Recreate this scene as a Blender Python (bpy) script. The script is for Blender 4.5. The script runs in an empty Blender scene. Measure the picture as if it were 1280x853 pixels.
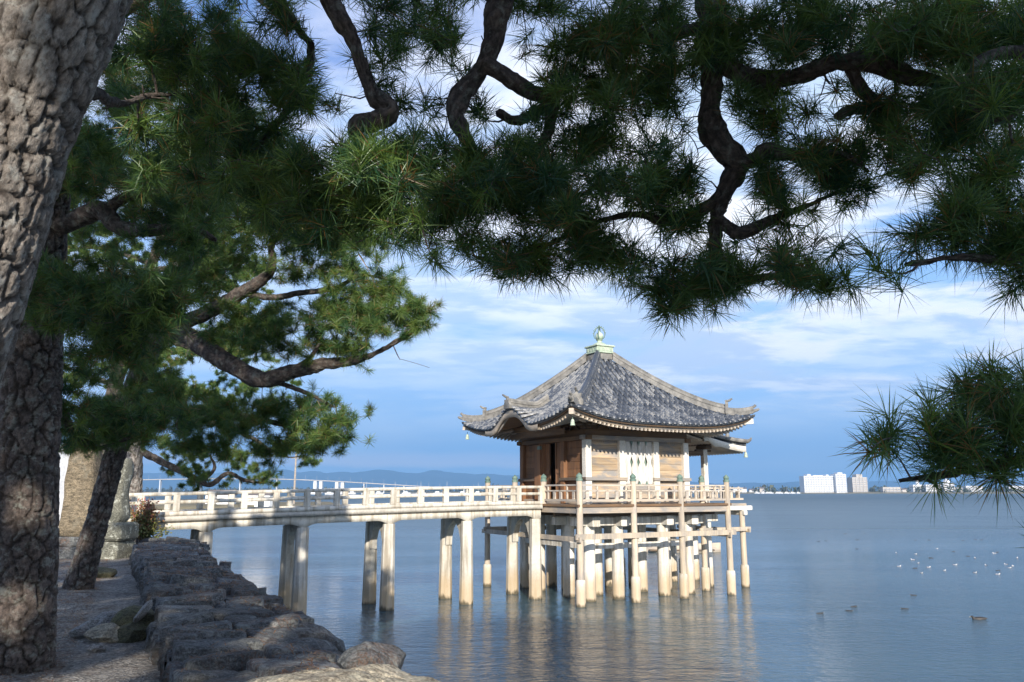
import bpy, math, random
import numpy as np
from mathutils import Vector

# ------------------------------------------------------------------ camera, sky, sun, exposure
scene = bpy.context.scene
COL = scene.collection
F = 1000.0; PITCH = math.atan(188 / F); EYE = 3.5
SP, CP = math.sin(PITCH), math.cos(PITCH)
cam_d = bpy.data.cameras.new('camera'); cam = bpy.data.objects.new('camera', cam_d); COL.objects.link(cam)
cam_d.sensor_width = 36; cam_d.lens = 36 * F / 1280; cam_d.clip_start = 0.05; cam_d.clip_end = 60000
cam.location = (0, 0, EYE); cam.rotation_euler = (math.pi / 2 + PITCH, 0, 0)
scene.camera = cam

SUN_EL, SUN_AZ = math.radians(22), math.radians(173)      # azimuth clockwise from +Y
SUN = np.array([math.sin(SUN_AZ) * math.cos(SUN_EL), math.cos(SUN_AZ) * math.cos(SUN_EL), math.sin(SUN_EL)])
sd = bpy.data.lights.new('sun', 'SUN'); sd.energy = 5.0; sd.angle = math.radians(0.5); sd.color = (1.0, 0.93, 0.83)
so = bpy.data.objects.new('sun', sd); COL.objects.link(so)
so.rotation_euler = Vector(SUN).to_track_quat('Z', 'Y').to_euler(); so.location = (0, -40, 40)

world = bpy.data.worlds.new('World'); scene.world = world; world.use_nodes = True
wn, wl = world.node_tree.nodes, world.node_tree.links
wn.clear()
def W(t, **k):
    n = wn.new(t)
    for a, b in k.items(): setattr(n, a, b)
    return n
def wmath(op, a, b=None, clamp=False):
    n = W('ShaderNodeMath', operation=op, use_clamp=clamp)
    for i, v in enumerate((a, b)):
        if v is None: continue
        if isinstance(v, (int, float)): n.inputs[i].default_value = v
        else: wl.new(v, n.inputs[i])
    return n.outputs[0]
def wramp(fac, stops, interp='EASE'):
    n = W('ShaderNodeValToRGB'); cr = n.color_ramp; cr.interpolation = interp
    while len(cr.elements) < len(stops): cr.elements.new(0.5)
    for e, (p, c) in zip(cr.elements, stops):
        e.position = p; e.color = (c, c, c, 1) if isinstance(c, (int, float)) else (*c, 1)
    wl.new(fac, n.inputs[0]); return n.outputs[0]
def wmix(fac, a, b, mode='MIX'):
    n = W('ShaderNodeMix', data_type='RGBA', blend_type=mode)
    for s, v in ((n.inputs[0], fac), (n.inputs[6], a), (n.inputs[7], b)):
        if isinstance(v, (int, float)): s.default_value = v
        elif isinstance(v, tuple): s.default_value = (*v, 1)
        else: wl.new(v, s)
    return n.outputs[2]
def wnoise(vec, scale, detail=8, rough=0.55, dist=0.0):
    n = W('ShaderNodeTexNoise'); n.inputs['Scale'].default_value = scale; n.inputs['Detail'].default_value = detail
    n.inputs['Roughness'].default_value = rough; n.inputs['Distortion'].default_value = dist
    wl.new(vec, n.inputs['Vector']); return n.outputs[0]
def wvec(x, y, z):
    n = W('ShaderNodeCombineXYZ')
    for i, v in enumerate((x, y, z)):
        if isinstance(v, (int, float)): n.inputs[i].default_value = v
        else: wl.new(v, n.inputs[i])
    return n.outputs[0]
tc = W('ShaderNodeTexCoord'); sep = W('ShaderNodeSeparateXYZ'); wl.new(tc.outputs['Generated'], sep.inputs[0])
dx, dy, dz = sep.outputs
zp = wmath('MAXIMUM', dz, 0.0)
sky = W('ShaderNodeTexSky', sky_type='NISHITA'); sky.sun_disc = False
sky.sun_elevation = SUN_EL; sky.sun_rotation = SUN_AZ; sky.air_density = 1.0; sky.dust_density = 0.25; sky.ozone_density = 2.5
# clear air: the NISHITA sky; the lower third is a far-off deck of blue-grey stratus
base = wmix(1.0, sky.outputs[0], (0.38, 0.85, 1.55), 'MULTIPLY')
den = wmath('ADD', zp, 0.13)
qx, qy = wmath('DIVIDE', dx, den), wmath('DIVIDE', dy, den)
pl = wvec(qx, qy, 0.0)
n_big = wnoise(pl, 0.75, 9, 0.56, 0.25)
n_fine = wnoise(wvec(wmath('MULTIPLY', qx, 1.0), wmath('MULTIPLY', qy, 1.7), 3.3), 2.3, 8, 0.6, 0.2)
n_soft = wnoise(wvec(wmath('MULTIPLY', dx, 1.2), wmath('MULTIPLY', dz, 7.0), dy), 2.0, 5, 0.5, 0.3)
# stratus deck
deck_col = wmix(wramp(n_soft, [(0.35, 0.0), (0.65, 1.0)]), (3.5, 6.2, 10.0), (6.3, 8.1, 10.6))
deck_m = wramp(zp, [(0.0, 0.92), (0.16, 0.86), (0.30, 0.5), (0.44, 0.0)])
c1 = wmix(deck_m, base, deck_col)
# mid-height pale cloud sheet with a bright ragged edge
sheet_e = wramp(zp, [(0.04, 0.0), (0.12, 0.32), (0.20, 0.80), (0.33, 1.0), (0.47, 1.0), (0.58, 0.35)])
side = wramp(wmath('ADD', wmath('MULTIPLY', dx, 0.9), 0.5), [(0.15, 0.6), (0.75, 1.0)])
cov = wmath('MULTIPLY', wramp(n_big, [(0.38, 0.0), (0.50, 1.0)]), wmath('MULTIPLY', sheet_e, side))
sheet_col = wmix(wramp(n_fine, [(0.40, 0.0), (0.60, 1.0)]), (6.0, 7.4, 9.6), (11.8, 11.8, 12.0))
c2 = wmix(cov, c1, sheet_col)
# small puffs low on the right, and a thin pinkish bank on the horizon
puff = wnoise(wvec(wmath('MULTIPLY', dx, 5.0), wmath('MULTIPLY', dz, 17.0), wmath('MULTIPLY', dy, 2.0)), 1.15, 9, 0.6, 0.35)
puff_m = wmath('MULTIPLY', wramp(puff, [(0.44, 0.0), (0.55, 0.95)]), wramp(zp, [(0.06, 0.0), (0.12, 0.75), (0.20, 1.0), (0.30, 0.9), (0.42, 0.0)]))
puff_m = wmath('MULTIPLY', puff_m, wramp(wmath('ADD', wmath('MULTIPLY', dx, 1.0), 0.5), [(0.45, 0.12), (0.78, 0.95)]))
c3 = wmix(puff_m, c2, wmix(wramp(n_fine, [(0.40, 0.0), (0.58, 1.0)]), (6.4, 7.4, 9.3), (10.8, 10.8, 11.2)))
wob = wmath('MULTIPLY', wmath('SUBTRACT', wnoise(wvec(wmath('MULTIPLY', dx, 6.0), wmath('MULTIPLY', dy, 6.0), 0.0), 1.6, 6, 0.6), 0.5), 0.016)
zb = wmath('ADD', dz, wob)
bank = wmath('MULTIPLY', wramp(zb, [(0.028, 0.0), (0.033, 1.0), (0.041, 0.75), (0.052, 0.0)]),
             wramp(wmath('ADD', dx, 0.5), [(0.25, 0.9), (0.52, 0.75), (0.66, 0.0)]))
c4 = wmix(wmath('MULTIPLY', bank, 0.8), c3, (11.0, 10.0, 10.6))
bg = W('ShaderNodeBackground'); bg.inputs[1].default_value = 0.1; wl.new(c4, bg.inputs[0])
wo = W('ShaderNodeOutputWorld'); wl.new(bg.outputs[0], wo.inputs[0])

vs = scene.view_settings
vs.view_transform = 'Standard'; vs.look = 'None'; vs.exposure = 0.36; vs.gamma = 1.0; vs.use_curve_mapping = False
scene.render.engine = 'CYCLES'
scene.cycles.use_denoising = True
scene.cycles.max_bounces = 6; scene.cycles.diffuse_bounces = 3; scene.cycles.glossy_bounces = 3
scene.cycles.transparent_max_bounces = 6; scene.cycles.volume_bounces = 0
scene.cycles.sample_clamp_indirect = 6.0

# ------------------------------------------------------------------ helpers
rng = np.random.default_rng(11)
random.seed(5)
def P(px, py, d):
    """a pixel of the 1280 x 853 photograph and a distance ahead of the lens give a point in the world"""
    x = (px - 640) / F; y = -(py - 426.5) / F
    return np.array([x * d, d * (CP - y * SP), EYE + d * (SP + y * CP)])
def gnd(px, py, z=0.0):
    r = P(px, py, 1.0) - np.array([0, 0, EYE]); return (r * ((z - EYE) / r[2]) + np.array([0, 0, EYE]))

def _h(ix, iy, iz, k):
    n = (ix.astype(np.int64) * 374761393 + iy.astype(np.int64) * 668265263 + iz.astype(np.int64) * 2147483647 + k * 1274126177) & 0xffffffff
    n = ((n ^ (n >> 13)) * 1274126177) & 0xffffffff
    n = ((n ^ (n >> 16)) * 2246822519) & 0xffffffff
    return ((n ^ (n >> 15)) & 0xffffff) / float(0xffffff)
def vnoise(p, k=0):
    p = np.asarray(p, float); i = np.floor(p).astype(np.int64); f = p - i; f = f * f * (3 - 2 * f)
    r = 0
    for a in (0, 1):
        for b in (0, 1):
            for c in (0, 1):
                w = (f[..., 0] if a else 1 - f[..., 0]) * (f[..., 1] if b else 1 - f[..., 1]) * (f[..., 2] if c else 1 - f[..., 2])
                r = r + w * _h(i[..., 0] + a, i[..., 1] + b, i[..., 2] + c, k)
    return r
def fbm(p, oct=4, k=0, g=0.5):
    s = 0; a = 1; t = 0; p = np.asarray(p, float)
    for o in range(oct):
        s = s + a * vnoise(p * 2 ** o, k + o); t += a; a *= g
    return s / t - 0.5
def worley2(x, y, k=0, jit=0.9):
    """F1, F2 and a random number per cell"""
    ix, iy = np.floor(x).astype(np.int64), np.floor(y).astype(np.int64)
    f1 = np.full(x.shape, 9.0); f2 = np.full(x.shape, 9.0); cid = np.zeros(x.shape); cx = np.zeros(x.shape); cy = np.zeros(x.shape)
    z = np.zeros_like(ix)
    for a in (-1, 0, 1):
        for b in (-1, 0, 1):
            jx, jy = ix + a, iy + b
            qx = jx + 0.5 + jit * (_h(jx, jy, z, k) - 0.5); qy = jy + 0.5 + jit * (_h(jx, jy, z, k + 1) - 0.5)
            d = np.hypot(x - qx, y - qy); idv = _h(jx, jy, z, k + 2)
            m = d < f1
            f2 = np.where(m, f1, np.minimum(f2, d)); cid = np.where(m, idv, cid)
            cx = np.where(m, x - qx, cx); cy = np.where(m, y - qy, cy); f1 = np.where(m, d, f1)
    return f1, f2, cid, cx, cy

def link(name, me, m=None, parent=None):
    o = bpy.data.objects.new(name, me); COL.objects.link(o)
    if m is not None: me.materials.append(m)
    if parent is not None: o.parent = parent
    return o
def np_mesh(name, V, Fc, m=None, parent=None, smooth=False, attrs=None):
    """V (n,3); Fc (k, 3 or 4) or a list of such arrays"""
    me = bpy.data.meshes.new(name)
    fl = Fc if isinstance(Fc, list) else [Fc]
    fl = [np.asarray(f, np.int32) for f in fl if len(f)]
    V = np.asarray(V, np.float32)
    me.vertices.add(len(V)); me.vertices.foreach_set('co', V.ravel())
    loops = np.concatenate([f.ravel() for f in fl]); tot = np.concatenate([np.full(len(f), f.shape[1], np.int32) for f in fl])
    st = np.concatenate([[0], np.cumsum(tot)[:-1]]).astype(np.int32)
    me.loops.add(len(loops)); me.loops.foreach_set('vertex_index', loops)
    me.polygons.add(len(tot)); me.polygons.foreach_set('loop_start', st)
    if smooth: me.polygons.foreach_set('use_smooth', np.ones(len(tot), bool))
    for k, a in (attrs or {}).items():
        a = np.asarray(a, np.float32)
        if a.ndim == 1:
            at = me.attributes.new(k, 'FLOAT', 'POINT'); at.data.foreach_set('value', a)
        else:
            at = me.attributes.new(k, 'FLOAT_VECTOR', 'POINT'); at.data.foreach_set('vector', a.ravel())
    me.update(calc_edges=True); me.validate()
    return link(name, me, m, parent)
def grid_faces(nu, nv, wrap_v=False):
    i = np.arange(nu - 1)[:, None]; j = np.arange(nv if wrap_v else nv - 1)[None, :]
    j2 = (j + 1) % nv
    return np.stack([i * nv + j, i * nv + j2, (i + 1) * nv + j2, (i + 1) * nv + j], -1).reshape(-1, 4)

class MB:
    """collects shapes for ONE mesh object"""
    def __init__(s): s.v = []; s.f = []; s.n = 0; s.a = []
    def add(s, V, Fc, a=0.5):
        V = np.asarray(V, float).reshape(-1, 3)
        s.v.append(V); s.f += [tuple(int(i) + s.n for i in f) for f in Fc]; s.n += len(V)
        s.a.append(np.full(len(V), a) if np.isscalar(a) else np.asarray(a))
        return s
    def box(s, lo, hi, bev=0.0, a=0.5, taper=1.0):
        (x0, y0, z0), (x1, y1, z1) = lo, hi
        b = min(bev, (x1 - x0) / 3, (y1 - y0) / 3, (z1 - z0) / 3)
        cx, cy = (x0 + x1) / 2, (y0 + y1) / 2
        if b <= 0:
            pts = [(x, y, z) for z in (z0, z1) for x, y in ((x0, y0), (x1, y0), (x1, y1), (x0, y1))]
            pts = [(cx + (x - cx) * (taper if z == z1 else 1), cy + (y - cy) * (taper if z == z1 else 1), z) for x, y, z in pts]
            return s.add(pts, [(3, 2, 1, 0), (4, 5, 6, 7), (0, 1, 5, 4), (1, 2, 6, 5), (2, 3, 7, 6), (3, 0, 4, 7)], a)
        pts = []
        for z, e in ((z0, b), (z0 + b, 0), (z1 - b, 0), (z1, b)):
            k = taper if z > (z0 + z1) / 2 else 1
            c = 0.6 * b if e == 0 else b
            X0, X1, Y0, Y1 = cx + (x0 + (e if e else 0) - cx) * k, cx + (x1 - e - cx) * k, cy + (y0 + e - cy) * k, cy + (y1 - e - cy) * k
            pts += [(X0 + c, Y0, z), (X1 - c, Y0, z), (X1, Y0 + c, z), (X1, Y1 - c, z), (X1 - c, Y1, z), (X0 + c, Y1, z), (X0, Y1 - c, z), (X0, Y0 + c, z)]
        fs = [tuple(range(7, -1, -1)), tuple(range(24, 32))]
        for r in range(3):
            for i in range(8): fs.append((r * 8 + i, r * 8 + (i + 1) % 8, r * 8 + 8 + (i + 1) % 8, r * 8 + 8 + i))
        return s.add(pts, fs, a)
    def prism(s, poly, axis, lo, hi, a=0.5):
        """a 2D outline extruded along x, y or z"""
        n = len(poly); pts = []
        for w in (lo, hi):
            for p, q in poly: pts.append({'x': (w, p, q), 'y': (p, w, q), 'z': (p, q, w)}[axis])
        fs = [tuple(range(n - 1, -1, -1)), tuple(range(n, 2 * n))] + [(i, (i + 1) % n, n + (i + 1) % n, n + i) for i in range(n)]
        return s.add(pts, fs, a)
    def lathe(s, prof, c=(0, 0, 0), n=14, a=0.5, rot=0.0):
        pts = []; m = len(prof)
        for r, z in prof:
            for i in range(n):
                t = rot + 2 * math.pi * i / n; pts.append((c[0] + r * math.cos(t), c[1] + r * math.sin(t), c[2] + z))
        fs = [tuple(range(n - 1, -1, -1)), tuple((m - 1) * n + i for i in range(n))]
        for k in range(m - 1):
            for i in range(n): fs.append((k * n + i, k * n + (i + 1) % n, (k + 1) * n + (i + 1) % n, (k + 1) * n + i))
        return s.add(pts, fs, a)
    def tube(s, pts, rad, n=8, a=0.5):
        V, Fc = tube_arr(np.asarray(pts, float), rad, n)
        m = len(pts)
        return s.add(V, list(map(tuple, Fc)) + [tuple(range(n - 1, -1, -1)), tuple((m - 1) * n + i for i in range(n))], a)
    def bar(s, p, q, w, h, a=0.5):
        """a squared beam between two points (w across, h upright)"""
        p, q = np.asarray(p, float), np.asarray(q, float); d = q - p; d = d / np.linalg.norm(d)
        r = np.cross(d, (0, 0, 1)); r = r / (np.linalg.norm(r) + 1e-9); up = np.cross(r, d)
        pts = [e + r * sx * w / 2 + up * sz * h / 2 for e in (p, q) for sx, sz in ((-1, -1), (1, -1), (1, 1), (-1, 1))]
        return s.add(pts, [(3, 2, 1, 0), (4, 5, 6, 7), (0, 1, 5, 4), (1, 2, 6, 5), (2, 3, 7, 6), (3, 0, 4, 7)], a)
    def build(s, name, m, parent=None, smooth=False):
        me = bpy.data.meshes.new(name); V = np.concatenate(s.v)
        me.from_pydata([tuple(p) for p in V], [], s.f)
        at = me.attributes.new('tint', 'FLOAT', 'POINT'); at.data.foreach_set('value', np.concatenate(s.a).astype(np.float32))
        if smooth:
            me.polygons.foreach_set('use_smooth', np.ones(len(me.polygons), bool))
            try: me.set_sharp_from_angle(angle=math.radians(40))
            except Exception: pass
        import bmesh
        bm = bmesh.new(); bm.from_mesh(me); bmesh.ops.recalc_face_normals(bm, faces=bm.faces); bm.to_mesh(me); bm.free()
        me.update(); return link(name, me, m, parent)

def frames(pts):
    n = len(pts); T = np.gradient(pts, axis=0); T /= np.linalg.norm(T, axis=1)[:, None] + 1e-12
    N = np.zeros_like(T); r = np.array([1.0, 0, 0]) if abs(T[0][0]) < 0.8 else np.array([0, 1.0, 0])
    r = r - T[0] * (r @ T[0]); N[0] = r / np.linalg.norm(r)
    for i in range(1, n):
        r = N[i - 1] - T[i] * (N[i - 1] @ T[i]); N[i] = r / (np.linalg.norm(r) + 1e-12)
    return T, N, np.cross(T, N)
def tube_arr(pts, rad, n):
    rad = np.full(len(pts), rad) if np.isscalar(rad) else np.asarray(rad, float)
    T, N, B = frames(pts); th = np.linspace(0, 2 * math.pi, n, endpoint=False)
    V = pts[:, None] + rad[:, None, None] * (np.cos(th)[None, :, None] * N[:, None] + np.sin(th)[None, :, None] * B[:, None])
    return V.reshape(-1, 3), grid_faces(len(pts), n, True)
def smooth_path(pts, step):
    pts = np.asarray(pts, float)
    q = np.vstack([2 * pts[0] - pts[1], pts, 2 * pts[-1] - pts[-2]]); out = []
    for i in range(1, len(q) - 2):
        a, b, c, d = q[i - 1], q[i], q[i + 1], q[i + 2]
        k = max(2, int(np.linalg.norm((c - b)[:3]) / step))
        for t in np.arange(k) / k:
            out.append(0.5 * (2 * b + (c - a) * t + (2 * a - 5 * b + 4 * c - d) * t * t + (3 * b - a - 3 * c + d) * t ** 3))
    out.append(q[-2]); return np.array(out)

def thing(name, label, cat, loc=(0, 0, 0), rz=0.0, group=None):
    o = bpy.data.objects.new(name, None); COL.objects.link(o); o.location = loc; o.rotation_euler = (0, 0, rz)
    o.empty_display_size = 0.3
    return tag(o, label, cat, group)
def tag(o, label, cat, group=None, kind=None):
    if label: o['label'] = label
    if cat: o['category'] = cat
    if group: o['group'] = group
    if kind: o['kind'] = kind
    return o

# ------------------------------------------------------------------ materials
def new_mat(name):
    m = bpy.data.materials.new(name); m.use_nodes = True; nt = m.node_tree
    return m, nt, nt.nodes['Principled BSDF']
class N:
    """small node helper"""
    def __init__(s, nt): s.nt = nt
    def new(s, t, **k):
        n = s.nt.nodes.new(t)
        for a, b in k.items(): setattr(n, a, b)
        return n
    def ln(s, a, b): s.nt.links.new(a, b)
    def setin(s, sock, v):
        if isinstance(v, (int, float)): sock.default_value = v
        elif isinstance(v, tuple): sock.default_value = (*v, 1) if len(sock.default_value) == 4 and len(v) == 3 else v
        else: s.ln(v, sock)
    def noise(s, vec, scale, detail=5, rough=0.55, dist=0.0):
        n = s.new('ShaderNodeTexNoise'); n.inputs['Scale'].default_value = scale; n.inputs['Detail'].default_value = detail
        n.inputs['Roughness'].default_value = rough; n.inputs['Distortion'].default_value = dist
        if vec is not None: s.ln(vec, n.inputs['Vector'])
        return n.outputs[0]
    def voro(s, vec, scale, feature='F1', out=0, rand=1.0):
        n = s.new('ShaderNodeTexVoronoi', feature=feature); n.inputs['Scale'].default_value = scale; n.inputs['Randomness'].default_value = rand
        s.ln(vec, n.inputs['Vector']); return n.outputs[out]
    def ramp(s, fac, stops, interp='LINEAR'):
        n = s.new('ShaderNodeValToRGB'); cr = n.color_ramp; cr.interpolation = interp
        while len(cr.elements) < len(stops): cr.elements.new(0.5)
        for e, (p, c) in zip(cr.elements, stops):
            e.position = p; e.color = (c, c, c, 1) if isinstance(c, (int, float)) else (*c, 1)
        s.ln(fac, n.inputs[0]); return n.outputs[0]
    def mix(s, fac, a, b, mode='MIX'):
        n = s.new('ShaderNodeMix', data_type='RGBA', blend_type=mode)
        s.setin(n.inputs[0], fac); s.setin(n.inputs[6], a); s.setin(n.inputs[7], b); return n.outputs[2]
    def math(s, op, a, b=0.0, clamp=False):
        n = s.new('ShaderNodeMath', operation=op, use_clamp=clamp); s.setin(n.inputs[0], a); s.setin(n.inputs[1], b); return n.outputs[0]
    def obj(s): return s.new('ShaderNodeTexCoord').outputs['Object']
    def pos(s): return s.new('ShaderNodeNewGeometry').outputs['Position']
    def attr(s, name, vec=False):
        n = s.new('ShaderNodeAttribute', attribute_name=name); return n.outputs['Vector' if vec else 'Fac']
    def map(s, vec, scale=(1, 1, 1), rot=(0, 0, 0)):
        n = s.new('ShaderNodeMapping'); n.inputs['Scale'].default_value = scale; n.inputs['Rotation'].default_value = rot
        s.ln(vec, n.inputs['Vector']); return n.outputs[0]
    def bump(s, h, strength, dist=0.02):
        n = s.new('ShaderNodeBump'); n.inputs['Strength'].default_value = strength; n.inputs['Distance'].default_value = dist
        s.ln(h, n.inputs['Height']); return n.outputs[0]
def simple(name, c0, c1, scale=3.0, stretch=(1, 1, 1), rough=0.7, bump=0.3, fine=20.0, dark=None, metal=0.0, tint=0.0, spec=None, bdist=0.02):
    """two tones mixed by stretched noise, optional dark dirt, bump of the fine grain; tint: darker or lighter by the mesh attribute"""
    m, nt, b = new_mat(name); n = N(nt); v = n.map(n.obj(), stretch)
    a = n.noise(v, scale, 6, 0.6); col = n.mix(n.ramp(a, [(0.32, 0.0), (0.68, 1.0)]), c0, c1)
    f = n.noise(v, fine, 4, 0.6)
    col = n.mix(0.55, col, n.ramp(f, [(0.25, 0.55), (0.75, 1.25)]), 'MULTIPLY')
    if dark: col = n.mix(n.ramp(n.noise(n.map(n.obj(), (1, 1, 0.25)), scale * 1.7, 6, 0.65), [(0.56, 0.0), (0.74, 0.75)]), col, dark)
    if tint: col = n.mix(1.0, col, n.ramp(n.attr('tint'), [(0.0, 1 - tint), (1.0, 1 + tint)]), 'MULTIPLY')
    nt.links.new(col, b.inputs['Base Color']); b.inputs['Roughness'].default_value = rough; b.inputs['Metallic'].default_value = metal
    if spec is not None: b.inputs['Specular IOR Level'].default_value = spec
    if bump: nt.links.new(n.bump(f, bump, bdist), b.inputs['Normal'])
    return m
M = {}
# ------------------------------------------------------------------ the setting: lake, land, far shore, hills
def lake_material():
    m, nt, b = new_mat('lake_water'); n = N(nt); p = n.pos()
    b.inputs['IOR'].default_value = 1.33; sy = n.new('ShaderNodeSeparateXYZ'); nt.links.new(p, sy.inputs[0]); lee = n.ramp(n.math('MULTIPLY', n.math('SUBTRACT', sy.outputs[0], n.math('MULTIPLY', sy.outputs[1], 0.3)), 0.1), [(0.06, 0.0), (0.20, 1.0)])
    nt.links.new(n.math('MAXIMUM', n.math('MULTIPLY', lee, 0.17), n.ramp(n.math('MULTIPLY', sy.outputs[1], 1 / 500.0), [(0.0, 0.015), (0.062, 0.03), (0.09, 0.16), (0.16, 0.28), (0.8, 0.45)])), b.inputs['Roughness'])
    sw = n.noise(n.map(p, (0.05, 0.12, 1), (0, 0, 0.3)), 1.0, 4, 0.6, 0.6)
    nt.links.new(n.mix(n.ramp(sw, [(0.35, 0.0), (0.65, 1.0)]), (0.030, 0.070, 0.092), (0.048, 0.094, 0.112)), b.inputs['Base Color'])
    w1 = n.noise(n.map(p, (0.9, 1.5, 1), (0, 0, 0.15)), 1.0, 3, 0.5, 0.4)
    w2 = n.noise(n.map(p, (3.4, 6.0, 1), (0, 0, -0.12)), 1.0, 4, 0.6, 0.5)
    w3 = n.noise(n.map(p, (9.0, 20.0, 1), (0, 0, 0.2)), 1.0, 3, 0.55, 0.3)
    patch = n.ramp(n.noise(n.map(p, (0.03, 0.10, 1), (0, 0, 0.1)), 1.0, 5, 0.6, 0.8), [(0.38, 0.25), (0.60, 1.25)])
    patch = n.math('ADD', patch, n.math('MULTIPLY', lee, 1.0))
    h = n.math('ADD', n.math('MULTIPLY', w1, 0.055), n.math('MULTIPLY', n.math('ADD', n.math('MULTIPLY', w2, 0.045), n.math('MULTIPLY', w3, 0.009)), patch))
    bp = n.new('ShaderNodeBump'); bp.inputs['Strength'].default_value = 1.0; bp.inputs['Distance'].default_value = 1.0
    nt.links.new(h, bp.inputs['Height']); nt.links.new(bp.outputs[0], b.inputs['Normal'])
    return m
R_FAR = 13000
ys = np.concatenate([[-60, -20, 0, 10, 20, 40, 80, 160, 400, 1000, 3000, 7000, R_FAR]])
xs = np.array([-R_FAR, -5000, -1500, -400, -100, -30, 0, 30, 100, 400, 1500, 5000, R_FAR])
gx, gy = np.meshgrid(xs, ys)
lake = np_mesh('lake_water', np.stack([gx.ravel(), gy.ravel(), np.zeros(gx.size)], 1), grid_faces(len(ys), len(xs))[:, ::-1], lake_material())
lake['kind'] = 'structure'

def ground_material():
    m, nt, b = new_mat('gravel_ground'); n = N(nt); p = n.pos()
    g = n.voro(p, 38.0, 'F1', 1); gl = n.noise(p, 0.9, 5, 0.6)
    c = n.mix(n.ramp(gl, [(0.38, 0.0), (0.66, 1.0)]), (0.20, 0.18, 0.155), (0.30, 0.275, 0.235))
    sp = n.new('ShaderNodeSeparateColor'); nt.links.new(g, sp.inputs[0])
    c = n.mix(1.0, c, n.ramp(sp.outputs[0], [(0.0, 0.35), (1.0, 1.6)]), 'MULTIPLY')
    c = n.mix(n.ramp(n.noise(p, 2.3, 6, 0.7, 0.6), [(0.50, 0.0), (0.68, 0.8)]), c, (0.115, 0.075, 0.045))
    nt.links.new(c, b.inputs['Base Color']); b.inputs['Roughness'].default_value = 0.92
    nt.links.new(n.bump(n.voro(p, 38.0), 0.7, 0.03), b.inputs['Normal'])
    return m
shore = np.array([(9, -16), (3.6, -5), (0.0, 2.5), (-1.75, 6), (-4.0, 11), (-8.0, 19.6), (-9.3, 22.0), (-10.6, 23.6), (-14, 26), (-22, 33), (-45, 46), (-90, 80), (-180, 110)], float)
def shore_x(y): return np.interp(y, shore[:, 1], shore[:, 0])
gy_ = np.concatenate([np.arange(-16, 2.5, 0.7), np.arange(2.5, 14, 0.12), np.arange(14, 27, 0.25), np.linspace(27.5, 110, 30)])
gd = np.concatenate([[0, 0.12, 0.35], np.arange(0.6, 9, 0.16), np.geomspace(9.3, 120, 26)])
YY, DD = np.meshgrid(gy_, gd, indexing='ij'); XX = shore_x(YY) - DD
pp = np.stack([XX, YY, np.zeros_like(XX)], -1)
ZZ = 2.0 + 0.10 * fbm(pp * 0.5, 4, 3) + 0.035 * fbm(pp * 3.1, 3, 9) + np.clip((DD - 9) * 0.02, 0, 1.2)
ZZ = np.where(DD < 0.06, -0.8, np.where(DD < 0.2, np.where(YY > 22, 0.6, 1.6), np.where((DD < 0.4) & (YY > 22.5), 1.7, ZZ)))
ZZ = np.where(YY < 22, np.where(DD < 0.06, 1.2, ZZ), ZZ)
ground = np_mesh('ground', np.stack([XX, YY, ZZ], -1).reshape(-1, 3), grid_faces(len(gy_), len(gd)), ground_material(), smooth=True)
ground['kind'] = 'structure'
def ground_z(x, y):
    p = np.array([[x, y, 0.0]]); return float(2.0 + 0.10 * fbm(p * 0.5, 4, 3)[0] + 0.035 * fbm(p * 3.1, 3, 9)[0] + np.clip((shore_x(y) - x - 9) * 0.02, 0, 1.2))

def rock_material(name, c0, c1, lichen, lich_amt, litter=0.0, scale=2.0):
    m, nt, b = new_mat(name); n = N(nt); p = n.pos()
    c = n.mix(n.ramp(n.noise(p, scale, 7, 0.65, 0.3), [(0.30, 0.0), (0.70, 1.0)]), c0, c1)
    f = n.noise(n.map(p, (0.55, 1.6, 1.6), (0, 0, 0.45)), scale * 13, 6, 0.75)
    c = n.mix(0.8, c, n.ramp(f, [(0.38, 0.30), (0.62, 1.65)]), 'MULTIPLY')
    c = n.mix(0.8, c, n.ramp(n.noise(p, scale * 40, 4, 0.7), [(0.38, 0.45), (0.62, 1.5)]), 'MULTIPLY')
    c = n.mix(n.math('MULTIPLY', n.ramp(n.noise(p, scale * 3.2, 8, 0.72, 0.2), [(0.54, 0.0), (0.63, 1.0)]), lich_amt), c, lichen)
    if litter:
        l1 = n.ramp(n.noise(n.map(p, (1, 1, 0.5)), 1.5, 5, 0.6, 0.8), [(0.46, 0.0), (0.62, 1.0)])
        l2 = n.ramp(n.noise(n.map(p, (9, 30, 9), (0, 0, 0.5)), 2.2, 4, 0.7, 1.2), [(0.46, 0.0), (0.58, 1.0)])
        c = n.mix(n.math('MULTIPLY', n.math('MULTIPLY', l1, l2), litter), c, (0.20, 0.085, 0.035))
    c = n.mix(1.0, c, n.ramp(n.math('ADD', n.attr('tone'), 0.5), [(0.0, 0.5), (1.0, 1.5)]), 'MULTIPLY')
    c = n.mix(n.ramp(n.attr('crack'), [(0.0, 0.0), (0.5, 0.4), (1.0, 0.85)]), c, (0.045, 0.037, 0.028))
    nt.links.new(c, b.inputs['Base Color']); b.inputs['Roughness'].default_value = 0.88
    h = n.math('ADD', n.noise(p, scale * 5, 8, 0.7), n.math('MULTIPLY', f, 0.35))
    nt.links.new(n.bump(h, 1.0, 0.07), b.inputs['Normal'])
    return m
M['wall_stone'] = rock_material('wall_stone', (0.075, 0.078, 0.078), (0.185, 0.188, 0.180), (0.34, 0.35, 0.32), 0.6, 0.5, 1.6)
M['pale_rock'] = rock_material('pale_rock', (0.28, 0.24, 0.17), (0.47, 0.41, 0.30), (0.55, 0.52, 0.41), 0.5, 0.30, 1.4)
M['lichen_rock'] = rock_material('lichen_rock', (0.13, 0.13, 0.10), (0.27, 0.26, 0.20), (0.60, 0.60, 0.50), 0.95, 0.0, 2.6)
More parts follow.
